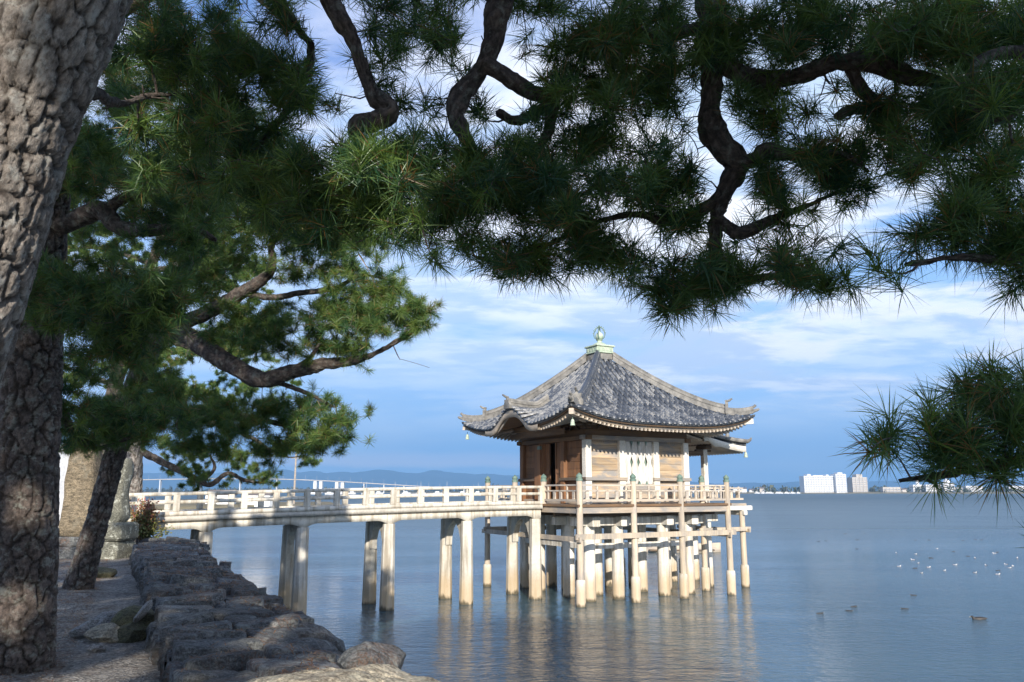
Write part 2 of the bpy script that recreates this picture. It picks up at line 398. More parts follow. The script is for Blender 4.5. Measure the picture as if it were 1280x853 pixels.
M['mossy_rock'] = rock_material('mossy_rock', (0.085, 0.085, 0.05), (0.17, 0.16, 0.09), (0.16, 0.17, 0.07), 0.7, 0.2, 3.0)
M['grey_rock'] = rock_material('grey_rock', (0.24, 0.24, 0.235), (0.42, 0.42, 0.40), (0.50, 0.40, 0.38), 0.5, 0.2, 3.0)
M['brown_rock'] = rock_material('brown_rock', (0.15, 0.118, 0.075), (0.27, 0.215, 0.14), (0.26, 0.24, 0.18), 0.4, 0.0, 1.2)
M['polished_stone'] = simple('polished_stone', (0.44, 0.45, 0.47), (0.55, 0.56, 0.58), 0.8, rough=0.45, bump=0.05)

# the old stone retaining wall along the water
Lp = smooth_path(np.array([(-0.15, 1.4), (-0.57, 2.4), (-1.96, 5.21), (-3.43, 8.13), (-5.47, 12.4), (-8.42, 18.39), (-9.05, 20.3), (-10.2, 22.0)]), 0.05)
dl = np.concatenate([[0], np.cumsum(np.linalg.norm(np.diff(Lp, axis=0), axis=1))])
SL = dl[-1]
s_ = [0.0]
while s_[-1] < SL - 0.05: s_.append(s_[-1] + np.clip(0.011 + 0.0019 * (s_[-1]), 0.011, 0.05))
s_ = np.array(s_)
t_ = np.concatenate([[-0.10, -0.085, -0.07, -0.055, -0.04, -0.025, -0.012], np.arange(0, 1.45, 0.016), 1.45 + np.linspace(0.01, 0.95, 46)])
Sg, Tg = np.meshgrid(s_, t_, indexing='ij')
bx, by = np.interp(Sg, dl, Lp[:, 0]), np.interp(Sg, dl, Lp[:, 1])
nx, ny = 0.896, 0.444
w1_, w2_, wid, wcx, wcy = worley2(Sg / 0.33 + 0.5 * fbm(np.stack([Sg * 1.4, Tg * 1.4, 0 * Sg], -1), 3, 1), Tg / 0.50 + 0.4 * fbm(np.stack([Sg * 1.2, Tg * 1.2, 0 * Sg + 4], -1), 3, 2), 21)
crack = np.clip(1 - (w2_ - w1_) / 0.10, 0, 1)
q3 = np.stack([Sg, Tg, np.zeros_like(Sg)], -1)
strata = fbm(np.stack([Sg * 9.0, Tg * 2.0, 0 * Sg], -1), 5, 40, 0.68) + 0.5 * np.abs(fbm(np.stack([Sg * 16.0, Tg * 5, 0 * Sg], -1), 4, 41, 0.7))
hgt = 0.065 * (wid - 0.5) + 0.06 * wcx * (wid - 0.4) - 0.06 * crack + 0.035 * strata + 0.026 * fbm(q3 * 18, 3, 50, 0.75) + 0.03 * fbm(q3 * 0.8, 3, 60)
e1, e2, eid, ecx, _ = worley2(s_ / 0.72, 0 * s_, 33, 0.7)
edge = 1.50 + 0.30 * (eid - 0.5) - 0.22 * np.abs(ecx) * 2 + 0.10 * fbm(np.stack([s_ * 3, 0 * s_, 0 * s_], -1), 3, 70)
edge = edge[:, None]
hgt = hgt + 0.13 * (eid[:, None] - 0.45) * np.clip((Tg - 0.75) / 0.12, 0, 1) - 0.05 * np.clip((np.abs(ecx[:, None]) - 0.36) / 0.1, 0, 1) * np.clip((Tg - 0.75) / 0.12, 0, 1)
over = np.clip(Tg - 1.45, 0, None)
tt = np.where(Tg > 0, np.clip(Tg, 0, 1.45) / 1.45 * edge, 0)
top = 2.19 - 0.08 * (tt / 1.4) ** 2
drop = np.where(Tg > 1.45, 2.9 * (over / 0.95) ** 0.9, 0)
push = 0.55 * (over / 0.95) + 0.05 * np.sin(np.clip(over / 0.12, 0, math.pi / 2))
roundoff = -0.10 * np.clip((Tg - 1.25) / 0.2, 0, 1) ** 2
c1_, c2_, cid_, _, _ = worley2(Sg / 0.55, drop / 0.38, 44)
sidek = np.clip(1 - (c2_ - c1_) / 0.12, 0, 1)
front = np.where(Tg < 0, (Tg / -0.10), 0)                   # 0 at the top edge, 1 at the path
f1_, f2_, fid_, _, _ = worley2(Sg / 0.34, front * 0.45, 55)
lk = np.clip(1 - (f2_ - f1_) / 0.12, 0, 1) * (Tg < 0)
off = tt + push + np.where(Tg > 1.45, 0.16 * (cid_ - 0.5) - 0.07 * sidek + 0.07 * fbm(np.stack([Sg * 5, drop * 5, 0 * Sg], -1), 4, 80), 0)
off = off + np.where(Tg < 0, 0.10 * (fid_ - 0.55) - 0.05 * lk + 0.05 * fbm(np.stack([Sg * 6, front * 4, 0 * Sg], -1), 4, 81) - 0.03 * front, 0)
off = off + np.where((Tg >= 0) & (Tg < 0.1), (0.10 * (fid_ - 0.55)) * (1 - Tg / 0.1), 0)
Zw = top + hgt * np.where(Tg > 1.45, np.clip(1 - over * 2, 0, 1), 1) + roundoff - drop - front * 0.55
Vw = np.stack([bx + nx * off, by + ny * off, Zw], -1).reshape(-1, 3)
ck = np.where(Tg < 0, lk, np.where(Tg > 1.45, sidek, crack))
wall = np_mesh('stone_wall', Vw, grid_faces(len(s_), len(t_))[:, ::-1], M['wall_stone'], smooth=True, attrs={'crack': ck.ravel()})
# the flat slabs that cap it, fitted in rough courses
r2 = np.random.default_rng(77); SV, SF, ST_, sn = [], [], [], 0; TOPV = []
s0 = 0.0
while s0 < SL - 0.3:
    ds = r2.uniform(0.24, 0.50); eg = r2.uniform(1.22, 1.66) if r2.uniform() < 0.75 else r2.uniform(1.05, 1.3); tcur = r2.uniform(-0.07, 0.03)
    while tcur < eg - 0.12:
        w = min(r2.uniform(0.30, 0.80), eg - tcur)
        if eg - tcur - w < 0.16: w = eg - tcur
        last = tcur + w > eg - 0.02; first = tcur < 0.06; k = 30 if s0 < 5 else 20 if s0 < 10 else 14
        a, b = np.meshgrid(np.linspace(-1, 1, k), np.linspace(-1, 1, k), indexing='ij'); g = 0.008 + 0.01 * r2.uniform()
        cj = r2.normal(0, 0.035, (4, 2)); fa, fb = (a + 1) / 2, (b + 1) / 2
        rnd = 1 - 0.10 * (a * b) ** 2
        sc, tc_ = s0 + ds / 2, tcur + w / 2
        js = cj[0, 0] * (1 - fa) * (1 - fb) + cj[1, 0] * fa * (1 - fb) + cj[2, 0] * fa * fb + cj[3, 0] * (1 - fa) * fb
        jt = cj[0, 1] * (1 - fa) * (1 - fb) + cj[1, 1] * fa * (1 - fb) + cj[2, 1] * fa * fb + cj[3, 1] * (1 - fa) * fb
        ss = sc + a * rnd * (ds / 2 - g) + js; tt = tc_ + b * rnd * (w / 2 - g) + jt
        ss = ss + 0.05 * fbm(np.stack([tt * 5, ss * 5, 0 * ss + s0], -1), 3, 130); tt = tt + 0.05 * fbm(np.stack([tt * 5, ss * 5, 0 * ss + s0 + 9], -1), 3, 133)
        rim = np.maximum(np.abs(a), np.abs(b)); m_ = 2.0 / (k - 1)
        zz = 2.30 - 0.05 * (tt / 1.4) ** 2 + r2.normal(0, 0.022) + a * ds * r2.normal(0, 0.05) + b * w * r2.normal(0, 0.045) - (0.10 if last else 0.0) * r2.uniform()
        q_ = np.stack([ss, tt, 0 * ss], -1); zz = zz + 0.030 * fbm(q_ * 4 + s0, 4, 140, 0.6) + 0.022 * np.floor(6 * fbm(q_ * np.array([7, 3, 1]) + s0, 3, 143)) / 6 + 0.010 * fbm(q_ * 30, 3, 146, 0.7)
        zz = zz - 0.050 * np.clip((rim - 0.78) / 0.22, 0, 1) ** 2
        skirt = rim > 1 - m_ * 0.5
        zz = np.where(skirt, zz - np.where((b > 1 - m_) & last, 0.34, np.where((b < -1 + m_) & first, 0.30, 0.16)), zz)
        tt = tt + np.where(skirt & (b > 1 - m_) & last, -0.05, 0) + np.where(skirt & (b < -1 + m_) & first, 0.02, 0)
        ss = np.clip(ss, 0.0, SL); wx = np.interp(ss, dl, Lp[:, 0]) + nx * tt; wy = np.interp(ss, dl, Lp[:, 1]) + ny * tt
        V = np.stack([wx, wy, zz], -1).reshape(-1, 3); SV.append(V); SF.append(grid_faces(k, k) + sn); sn += len(V); ST_.append(np.full(len(V), r2.uniform(-0.3, 0.35))); TOPV.append(V[(rim < 0.9).ravel()])
        tcur += w
    s0 += ds
capst = np_mesh('cap_stones', np.concatenate(SV), np.concatenate(SF), M['wall_stone'], wall, smooth=True, attrs={'crack': np.zeros(sn), 'tone': np.concatenate(ST_)})
TOPV = np.concatenate(TOPV)
tag(wall, 'long low retaining wall of dark rough stone slabs between the gravel path and the water', 'stone wall')

def boulder(name, label, c, size, seed, m, rz=0.0, cat='boulder', flat=0.0, group=None, res=48, rough=0.16, tilt=(0, 0)):
    """an angular stone: a rounded box cut by random planes and roughened"""
    r = np.random.default_rng(seed); nu, nv = res, res * 2
    th = np.linspace(0.02, math.pi - 0.02, nu)[:, None]; ph = np.linspace(0, 2 * math.pi, nv, endpoint=False)[None, :]
    D = np.stack([np.sin(th) * np.cos(ph), np.sin(th) * np.sin(ph), np.cos(th) * np.ones_like(ph)], -1)
    rad = np.full(D.shape[:2], 1.35)
    for k in range(13):
        nrm = r.normal(size=3); nrm /= np.linalg.norm(nrm); dd = r.uniform(0.78, 1.0)
        dp = D @ nrm; rad = np.minimum(rad, np.where(dp > 0.05, dd / np.maximum(dp, 0.05), 9))
    rad = rad + rough * fbm(D * 2.2 + seed, 5, seed) + 0.06 * fbm(D * 9 + seed, 3, seed + 5)
    V = D * rad[..., None] * np.array(size) / 2
    V = V.reshape(-1, 3); V[:, 2] = np.maximum(V[:, 2], -size[2] * 0.42)
    ca, sa = math.cos(tilt[0]), math.sin(tilt[0]); V = V @ np.array([[1, 0, 0], [0, ca, sa], [0, -sa, ca]])
    ca, sa = math.cos(tilt[1]), math.sin(tilt[1]); V = V @ np.array([[ca, 0, -sa], [0, 1, 0], [sa, 0, ca]])
    n0 = nu * nv; V = np.vstack([V, V[:nv].mean(0), V[-nv:].mean(0)])
    j = np.arange(nv); top_f = np.stack([np.full(nv, n0), j, (j + 1) % nv], 1); bot_f = np.stack([np.full(nv, n0 + 1), n0 - nv + (j + 1) % nv, n0 - nv + j], 1)
    o = np_mesh(name, V, [grid_faces(nu, nv, True), top_f, bot_f], m, smooth=True, attrs={'crack': np.zeros(len(V))})
    o.location = c; o.rotation_euler = (0, 0, rz)
    if label: tag(o, label, cat, group)
    return o
boulder('boulder', 'large pale sunlit boulder on the near corner of the dark stone wall above the water', (-0.98, 5.25, 2.16), (1.15, 0.62, 0.55), 3, M['pale_rock'], 0.35, res=80, rough=0.34)
boulder('boulder', 'sloping grey brown boulder low at the water edge below the pale sunlit boulder', (-0.12, 5.30, 1.86), (0.95, 0.8, 0.6), 7, M['pale_rock'], 0.1, res=56)
boulder('boulder', 'small dark rounded boulder on the wall edge behind the pale sunlit boulder', (-0.98, 5.98, 2.26), (0.42, 0.36, 0.30), 12, M['wall_stone'], 0.6)
boulder('rock', 'flat pale grey rock at the back of the small rock heap on the path', (*gnd(134, 783, 2.08)[:2], 2.08), (0.42, 0.40, 0.22), 21, M['grey_rock'], 0.3, 'rock')
boulder('rock', 'low tan rock at the front of the small rock heap on the path', (*gnd(135, 795, 2.04)[:2], 2.05), (0.34, 0.28, 0.18), 22, M['pale_rock'], 0.1, 'rock')
boulder('rock', 'narrow pale rock on the left of the small rock heap on the path', (*gnd(113, 790, 2.05)[:2], 2.06), (0.30, 0.20, 0.17), 23, M['grey_rock'], 0.7, 'rock')
boulder('rock', 'yellow green mossy rock on the path against the foot of the stone wall', (*gnd(166, 791, 2.06)[:2], 2.07), (0.36, 0.34, 0.22), 24, M['mossy_rock'], 0.2, 'rock')
boulder('rock', 'dark mossy rock behind the yellow green rock at the foot of the stone wall', (*gnd(172, 779, 2.12)[:2], 2.14), (0.40, 0.30, 0.26), 25, M['mossy_rock'], 0.9, 'rock')
sl = boulder('stone_slab', 'thin pale stone slab leaning against the left side of the stone wall', (*gnd(178, 768, 2.25)[:2], 2.26), (0.07, 0.26, 0.24), 26, M['grey_rock'], 0.1, 'stone slab', tilt=(0.0, 0.6))
boulder('rock', 'small rock lying alone on the path near the camera side of the rock heap', (*gnd(122, 812, 2.01)[:2], 2.02), (0.16, 0.14, 0.08), 27, M['grey_rock'], 0.9, 'rock')
boulder('rock', 'low dark rock on the path beside the foot of the leaning pine', (*gnd(118, 717, 2.05)[:2], 2.06), (0.55, 0.4, 0.22), 28, M['mossy_rock'], 0.4, 'rock')

# standing stones at the foot of the bridge
def shaped_stone(name, parent, outline, th, m, seed, amt=0.05):
    """upright stone: outline (x, z) with thickness, roughened"""
    o = smooth_path(np.array(outline + [outline[0]], float), 0.08)[:-1]; n = len(o); c = o.mean(0); rows = []
    for k, (y, s) in enumerate([(-th / 2, 0.0), (-th / 2, 0.45), (-th / 2, 0.82), (-th * 0.40, 0.95), (-th * 0.2, 1.0), (th * 0.15, 1.0), (th * 0.4, 0.93), (th / 2, 0.75), (th / 2, 0.4), (th / 2, 0.0)]):
        rows.append(np.stack([c[0] + (o[:, 0] - c[0]) * s, np.full(n, y), c[1] + (o[:, 1] - c[1]) * s], 1))
    V = np.array(rows).reshape(-1, 3)
    V = V + amt * np.stack([fbm(V * 2.0 + seed, 4, seed), fbm(V * 2.0 + seed + 9, 4, seed), 0.5 * fbm(V * 2.0 + seed + 5, 4, seed)], 1)
    return np_mesh(name, V, grid_faces(10, n, True), m, parent, smooth=True, attrs={'crack': np.zeros(len(V))})
mo = thing('stone_monument', 'tall brown upright monument stone with a smooth pale face behind the big left pine', 'monument', (*gnd(93, 690, 2.1)[:2], 2.0), 0.0)
shaped_stone('monolith', mo, [(-0.35, 0.45), (-0.28, 1.2), (-0.30, 1.9), (-0.12, 2.75), (0.12, 2.85), (0.33, 2.55), (0.42, 1.8), (0.46, 1.1), (0.42, 0.45)], 0.55, M['brown_rock'], 4, 0.16)
shaped_stone('pale_face', mo, [(-0.62, 0.42), (-0.62, 1.2), (-0.58, 2.4), (-0.40, 2.72), (-0.20, 2.6), (-0.22, 1.9), (-0.20, 1.2), (-0.34, 0.45)], 0.42, M['polished_stone'], 9, 0.05)
pb = MB(); pb.box((-0.8, -0.55, -0.1), (0.75, 0.55, 0.24), 0.04); pb.box((-0.68, -0.45, 0.24), (0.62, 0.45, 0.46), 0.03)
pb.build('base', M['wall_stone'], mo)
st = thing('stone_pillar', 'leaning stone pillar spotted with white lichen standing on a block at the bridge end', 'stone pillar', (*gnd(142, 692, 2.1)[:2], 2.0), -0.1); st.scale = (0.85, 0.85, 0.93)
shaped_stone('shaft', st, [(-0.46, 0.86), (-0.34, 1.4), (-0.12, 2.05), (-0.02, 2.35), (0.22, 2.42), (0.26, 2.1), (0.22, 1.5), (0.24, 0.86)], 0.42, M['lichen_rock'], 14, 0.16)
q = MB(); q.box((-0.55, -0.45, 0.42), (0.42, 0.45, 0.86), 0.06); shp = q.build('upper_block', M['lichen_rock'], st)
q = MB(); q.box((-0.52, -0.42, -0.1), (0.34, 0.5, 0.40), 0.06); q.build('lower_block', M['lichen_rock'], st)

# hills across the lake, far shore
hx = np.linspace(-11500, 11500, 420); hv = np.linspace(0, 1, 14)
HX, HV = np.meshgrid(hx, hv, indexing='ij')
ridge = 270 + 280 * fbm(np.stack([hx / 1500, 0 * hx, 0 * hx], -1), 6, 90, 0.55)
ridge = np.clip(ridge * np.interp(hx, [-11500, -4000, 400, 1400, 3200, 11500], [1.15, 1.1, 1.0, 0.5, 0.55, 0.5]), 30, None)
HZ = ridge[:, None] * np.sin(HV * math.pi / 2) ** 1.1 * (1 + 0.35 * fbm(np.stack([HX / 500, HV * 4, 0 * HX], -1), 4, 95))
hills = np_mesh('hills', np.stack([HX, 10000 + HV * 1500, HZ - 4], -1).reshape(-1, 3), grid_faces(len(hx), len(hv)), simple('forest_hills', (0.045, 0.065, 0.04), (0.075, 0.09, 0.055), 0.004, rough=0.95, bump=0, fine=0.02), smooth=True)
hills['kind'] = 'structure'
SHY = 1300.0
fx = np.linspace(-1400, 1500, 240); fd = np.array([0, 2, 6, 20, 120, 500])
FX, FD = np.meshgrid(fx, fd, indexing='ij')
FZ = np.interp(FD, fd, [-0.6, 0.8, 1.6, 2.0, 3.0, 4.0]); FY = SHY + FD + 30 * np.sin(FX / 210) + np.where(FX < -40, 700, 0) * np.clip((-40 - FX) / 80, 0, 1)
far = np_mesh('far_shore', np.stack([FX, FY, FZ], -1).reshape(-1, 3), grid_faces(len(fx), len(fd)), simple('reed_bank', (0.26, 0.20, 0.10), (0.17, 0.15, 0.07), 0.05, rough=0.9, bump=0, fine=0.3))
far['kind'] = 'structure'
def shore_y(x): return SHY + 30 * math.sin(x / 210) + (700 * min(1, max(0, (-40 - x) / 80)) if x < -40 else 0)
wv, wf, wa = [], [], []; nn = 0
for k in range(1500):
    x = rng.uniform(-1350, 1450); y = shore_y(x) + rng.uniform(25, 160) ; r = rng.uniform(2.0, 4.6); h = rng.uniform(0.8, 1.5) * r
    if 465 < x < 590 and y < shore_y(x) + 90: continue
    D = rng.normal(size=(16, 3)); D /= np.linalg.norm(D, axis=1)[:, None]
    a = D[:, None] * r * rng.uniform(0.6, 1.0, (16, 1, 1)) + rng.normal(size=(16, 3, 3)) * r * 0.45
    a[..., 2] = a[..., 2] * h / r + h * 0.9 + 2
    wv.append((a + np.array([x, y, 0])).reshape(-1, 3)); wa.append(np.full(48, rng.uniform())); nn += 16
wood = np_mesh('far_wood', np.concatenate(wv), np.arange(nn * 3).reshape(-1, 3), simple('far_foliage', (0.05, 0.07, 0.03), (0.11, 0.10, 0.04), 0.02, rough=0.9, bump=0, fine=0.2, tint=0.5), attrs={'tint': np.concatenate(wa)})
tag(wood, 'low line of trees and bushes along the far shore of the lake', 'trees', kind='stuff')
# the air over the lake
hz = MB(); hz.box((-14000, -120, -2.0), (14000, 13400, 800)); haze = hz.build('haze', None)
hm = bpy.data.materials.new('haze'); hm.use_nodes = True; hn = hm.node_tree; hn.nodes.clear()
pv = hn.nodes.new('ShaderNodeVolumePrincipled'); pv.inputs['Color'].default_value = (0.30, 0.60, 1.0, 1); pv.inputs['Density'].default_value = 1.5e-4
oo = hn.nodes.new('ShaderNodeOutputMaterial'); hn.links.new(pv.outputs[0], oo.inputs['Volume'])
haze.data.materials.append(hm); haze['kind'] = 'stuff'
# ------------------------------------------------------------------ the hall on the lake
def weathered_wood(name, c0, c1, c2, amt, along='x', rough=0.8):
    m, nt, b = new_mat(name); n = N(nt); p = n.obj()
    sc = {'x': (0.6, 12, 12), 'z': (12, 12, 0.6), 'y': (12, 0.6, 12), 'h': (0.7, 0.7, 12)}[along]
    g = n.noise(n.map(p, sc), 1.6, 7, 0.65, 0.4)
    c = n.mix(n.ramp(g, [(0.32, 0.0), (0.68, 1.0)]), c0, c1)
    blot = n.noise(n.map(p, tuple(0.5 * s ** 0.4 for s in sc)), 2.4, 6, 0.6, 0.5)
    c = n.mix(n.math('MULTIPLY', n.ramp(blot, [(0.44, 0.0), (0.60, 1.0)]), amt), c, c2)
    c = n.mix(1.0, c, n.ramp(n.attr('tint'), [(0.0, 0.72), (1.0, 1.28)]), 'MULTIPLY')
    nt.links.new(c, b.inputs['Base Color']); b.inputs['Roughness'].default_value = rough
    nt.links.new(n.bump(g, 0.35, 0.01), b.inputs['Normal'])
    return m
M['wood_grey'] = weathered_wood('grey_weathered_wood', (0.34, 0.27, 0.20), (0.55, 0.45, 0.34), (0.27, 0.255, 0.24), 0.9, 'h')
M['wood_plank'] = weathered_wood('wall_plank_wood', (0.33, 0.235, 0.145), (0.55, 0.41, 0.265), (0.25, 0.235, 0.22), 1.0, 'h')
M['wood_brown'] = weathered_wood('brown_wood', (0.16, 0.088, 0.042), (0.27, 0.155, 0.075), (0.12, 0.085, 0.06), 0.6, 'h')
M['wood_dark'] = weathered_wood('dark_wood', (0.10, 0.065, 0.04), (0.19, 0.125, 0.075), (0.10, 0.085, 0.07), 0.6, 'h')
M['wood_red'] = weathered_wood('red_brown_wood', (0.17, 0.075, 0.032), (0.30, 0.145, 0.062), (0.12, 0.068, 0.04), 0.6, 'z')
M['wood_post'] = weathered_wood('post_wood', (0.44, 0.35, 0.25), (0.64, 0.54, 0.41), (0.30, 0.27, 0.24), 0.75, 'z')
M['wood_tan'] = weathered_wood('tan_wood', (0.45, 0.37, 0.28), (0.63, 0.53, 0.41), (0.33, 0.30, 0.27), 0.75, 'h')
M['pale_paint'] = simple('pale_paint', (0.66, 0.61, 0.52), (0.78, 0.73, 0.65), 2.0, rough=0.7, bump=0.1, dark=(0.42, 0.35, 0.26), tint=0.12)
M['cloth'] = simple('white_cloth', (0.60, 0.56, 0.50), (0.74, 0.70, 0.64), 5.0, (1, 1, 0.25), rough=0.9, bump=0.1, dark=(0.42, 0.37, 0.30))
M['patina'] = simple('green_patina', (0.10, 0.17, 0.14), (0.22, 0.30, 0.24), 6.0, rough=0.65, bump=0.3)
M['patina_pale'] = simple('pale_green_patina', (0.33, 0.41, 0.30), (0.55, 0.61, 0.46), 5.0, rough=0.6, bump=0.3, tint=0.15)
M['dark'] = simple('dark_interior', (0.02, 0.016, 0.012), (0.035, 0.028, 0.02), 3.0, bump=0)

def pile_material(name, c0, c1):
    """white painted concrete with a brown tide stain above the water line"""
    m, nt, b = new_mat(name); n = N(nt); p = n.pos()
    c = n.mix(n.ramp(n.noise(p, 2.2, 6, 0.6), [(0.3, 0.0), (0.7, 1.0)]), c0, c1)
    c = n.mix(0.4, c, n.ramp(n.noise(p, 14, 5, 0.6), [(0.25, 0.6), (0.75, 1.2)]), 'MULTIPLY')
    drip = n.noise(n.map(p, (7, 7, 0.5)), 1.0, 5, 0.6)
    c = n.mix(n.ramp(drip, [(0.47, 0.0), (0.66, 0.75)]), c, (0.27, 0.215, 0.14))
    sx = n.new('ShaderNodeSeparateXYZ'); nt.links.new(p, sx.inputs[0])
    z = n.math('ADD', sx.outputs[2], n.math('MULTIPLY', n.math('SUBTRACT', n.noise(n.map(p, (5, 5, 1.5)), 1.0, 4, 0.6), 0.5), 0.5))
    c = n.mix(n.ramp(z, [(0.0, 0.9), (0.10, 0.75), (0.42, 0.75), (0.62, 0.6), (0.95, 0.0)]), c, (0.47, 0.34, 0.19))
    c = n.mix(n.ramp(n.math('ADD', z, 0.0), [(0.02, 0.9), (0.12, 0.0)]), c, (0.07, 0.06, 0.035))
    nt.links.new(c, b.inputs['Base Color']); b.inputs['Roughness'].default_value = 0.75
    nt.links.new(n.bump(n.noise(p, 30, 4, 0.6), 0.15, 0.01), b.inputs['Normal'])
    return m
M['pile'] = pile_material('white_pile', (0.70, 0.66, 0.57), (0.82, 0.78, 0.71))
M['bridge_conc'] = pile_material('bridge_concrete', (0.54, 0.50, 0.42), (0.74, 0.69, 0.59))

HALL_C = np.array([3.337, 29.993]); HALL_R = math.atan2(0.485, 0.875)
hall = thing('lake_hall', 'old wooden temple hall with a grey tiled roof standing on white piles in the lake', 'temple hall', (*HALL_C, 0.0), HALL_R)
DZ = 3.08                                                 # veranda floor
# piles with a waist beam
GA = (-2.12, -0.97, 0.97, 2.08)
def pile(parent, a, b, r, top, mat=None, n=14):
    q = MB(); q.lathe([(r * 1.06, -1.5), (r * 1.04, 0.75), (r, 0.8), (r, top)], (a, b, 0), n, 0.5, 0.2)
    return q.build('pile', mat or M['pile'], parent, True)
for a in GA:
    for b in (-2.16, -0.93, 0.99, 2.05): pile(hall, a, b, 0.20, 2.42)
for a, b in ((4.13, -0.9), (4.05, 1.05), (5.2, 1.06)): pile(hall, a, b, 0.19, 2.35)
for k, b in enumerate((-2.16, -0.93, 0.99, 2.05)):
    q = MB(); q.box((-2.75, b - 0.13, 2.38), (2.75 if k not in (1, 2) else 4.6, b + 0.13, 2.66), 0.02, 0.6); q.build('pile_beam', M['pile'], hall)
for a in GA:
    q = MB(); q.box((a - 0.15, -2.62, 2.36), (a + 0.15, 2.55, 2.69), 0.02, 0.5); q.build('pile_beam', M['pile'], hall)
q = MB()
for b in (-2.5, -1.5, -0.5, 0.5, 1.5, 2.5): q.box((-3.05, b - 0.06, 2.70), (3.05, b + 0.06, 2.84), 0, 0.3)
q.build('joist', M['wood_dark'], hall)
# waist beams
q = MB(); q.bar((-2.3, -2.14, 1.72), (2.2, -2.14, 1.72), 0.16, 0.17); q.bar((-2.14, -2.3, 1.72), (-2.14, 2.2, 1.72), 0.16, 0.17)
q.bar((2.1, -2.2, 1.72), (2.1, 2.2, 1.72), 0.16, 0.17); q.bar((-2.2, 2.05, 1.72), (2.2, 2.05, 1.72), 0.16, 0.17)
q.build('waist_beam', M['pile'], hall)
# veranda floor
q = MB(); yb = -3.16
while yb < 3.1:
    q.box((-3.2, yb + 0.004, DZ - 0.07), (3.2, yb + 0.176, DZ), 0, rng.uniform(0.3, 0.8)); yb += 0.18
q.build('veranda_floor', M['wood_grey'], hall)
q = MB()
for s in (-1, 1):
    q.box((-3.16, s * 3.13 - 0.05, DZ - 0.27), (3.16, s * 3.13 + 0.05, DZ - 0.075), 0.01, 0.55)
    q.box((s * 3.13 - 0.05, -3.07, DZ - 0.272), (s * 3.13 + 0.05, 3.07, DZ - 0.078), 0.01, 0.45)
q.build('edge_beam', M['wood_grey'], hall)
q = MB()
for s in (-1, 1):
    q.box((-3.24, s * 3.17 - 0.06, DZ - 0.072), (3.24, s * 3.17 + 0.06, DZ + 0.012), 0.008, 0.35)
    q.box((s * 3.17 - 0.06, -3.10, DZ - 0.070), (s * 3.17 + 0.06, 3.10, DZ + 0.010), 0.008, 0.35)
q.build('floor_edge', M['wood_brown'], hall)
# side platform
q = MB(); q.box((3.25, -1.86, DZ - 0.10), (5.32, 1.86, DZ - 0.02), 0.01, 0.6); q.build('platform_floor', M['wood_grey'], hall)
q = MB(); q.box((3.1, -1.86, DZ - 0.28), (5.62, -1.70, DZ - 0.11), 0.02, 0.9); q.box((3.1, 1.70, DZ - 0.28), (5.62, 1.86, DZ - 0.11), 0.02, 0.9)
q.box((5.10, -1.95, DZ - 0.46), (5.26, 1.95, DZ - 0.285), 0.02, 0.8); q.build('platform_beam', M['pale_paint'], hall)

# posts that rise from the water to the railing
def deck_post(a, b, top=3.86, cap=True, r=0.105):
    q = MB(); q.lathe([(r * 1.02, 0.72), (r, 2.0), (r * 0.93, top)], (a, b, 0), 12, rng.uniform(0.3, 0.9)); o = q.build('deck_post', M['wood_post'], hall, True)
    q = MB(); q.lathe([(0.155, -1.5), (0.155, 0.74), (0.14, 0.80), (0.10, 0.81)], (a, b, 0), 14); q.build('concrete_collar', M['pile'], o, True)
    if cap:
        q = MB(); q.lathe([(0.112, 0), (0.115, 0.06), (0.085, 0.075), (0.09, 0.10), (0.105, 0.14), (0.085, 0.19), (0.03, 0.235), (0.006, 0.26)], (a, b, top - 0.03), 12)
        q.build('post_cap', M['patina'], o, True)
    return o
FP = (-3.12, -1.0, 1.0, 3.12)
for a in FP: deck_post(a, -3.14)
deck_post(-3.14, 3.14)
for b in (-1.0, 1.0):                                    # two short posts stand on the floor where the footbridge meets it
    q = MB(); q.lathe([(0.10, DZ - 0.02), (0.098, 3.86)], (-3.14, b, 0), 12, 0.6); o = q.build('gate_post', M['wood_post'], hall, True)
    q = MB(); q.lathe([(0.112, 0), (0.115, 0.06), (0.085, 0.075), (0.09, 0.10), (0.105, 0.14), (0.085, 0.19), (0.03, 0.235), (0.006, 0.26)], (-3.14, b, 3.83), 12); q.build('post_cap', M['patina'], o, True)
for b in (-1.84, 1.84): deck_post(3.14, b)
for a in (-1.0, 1.0, 3.12): deck_post(a, 3.14)
for b in (-1.74, 1.74): deck_post(5.17, b, 2.8, False, 0.11)
# braces between the posts, a little below the floor
q = MB()
for s in (-1, 1):
    q.bar((-3.35, s * 3.14 - 0.10, 2.10), (3.35, s * 3.14 - 0.10, 2.10), 0.07, 0.17, 0.35)
    q.bar((s * 3.14 - 0.10, -3.35, 2.02), (s * 3.14 - 0.10, 3.35, 2.02), 0.07, 0.15, 0.3)
q.bar((2.9, -1.90, 2.12), (5.4, -1.90, 2.12), 0.07, 0.15, 0.5); q.bar((5.24, -2.05, 2.06), (5.24, 2.05, 2.06), 0.07, 0.13, 0.5)
q.build('post_brace', M['wood_post'], hall)

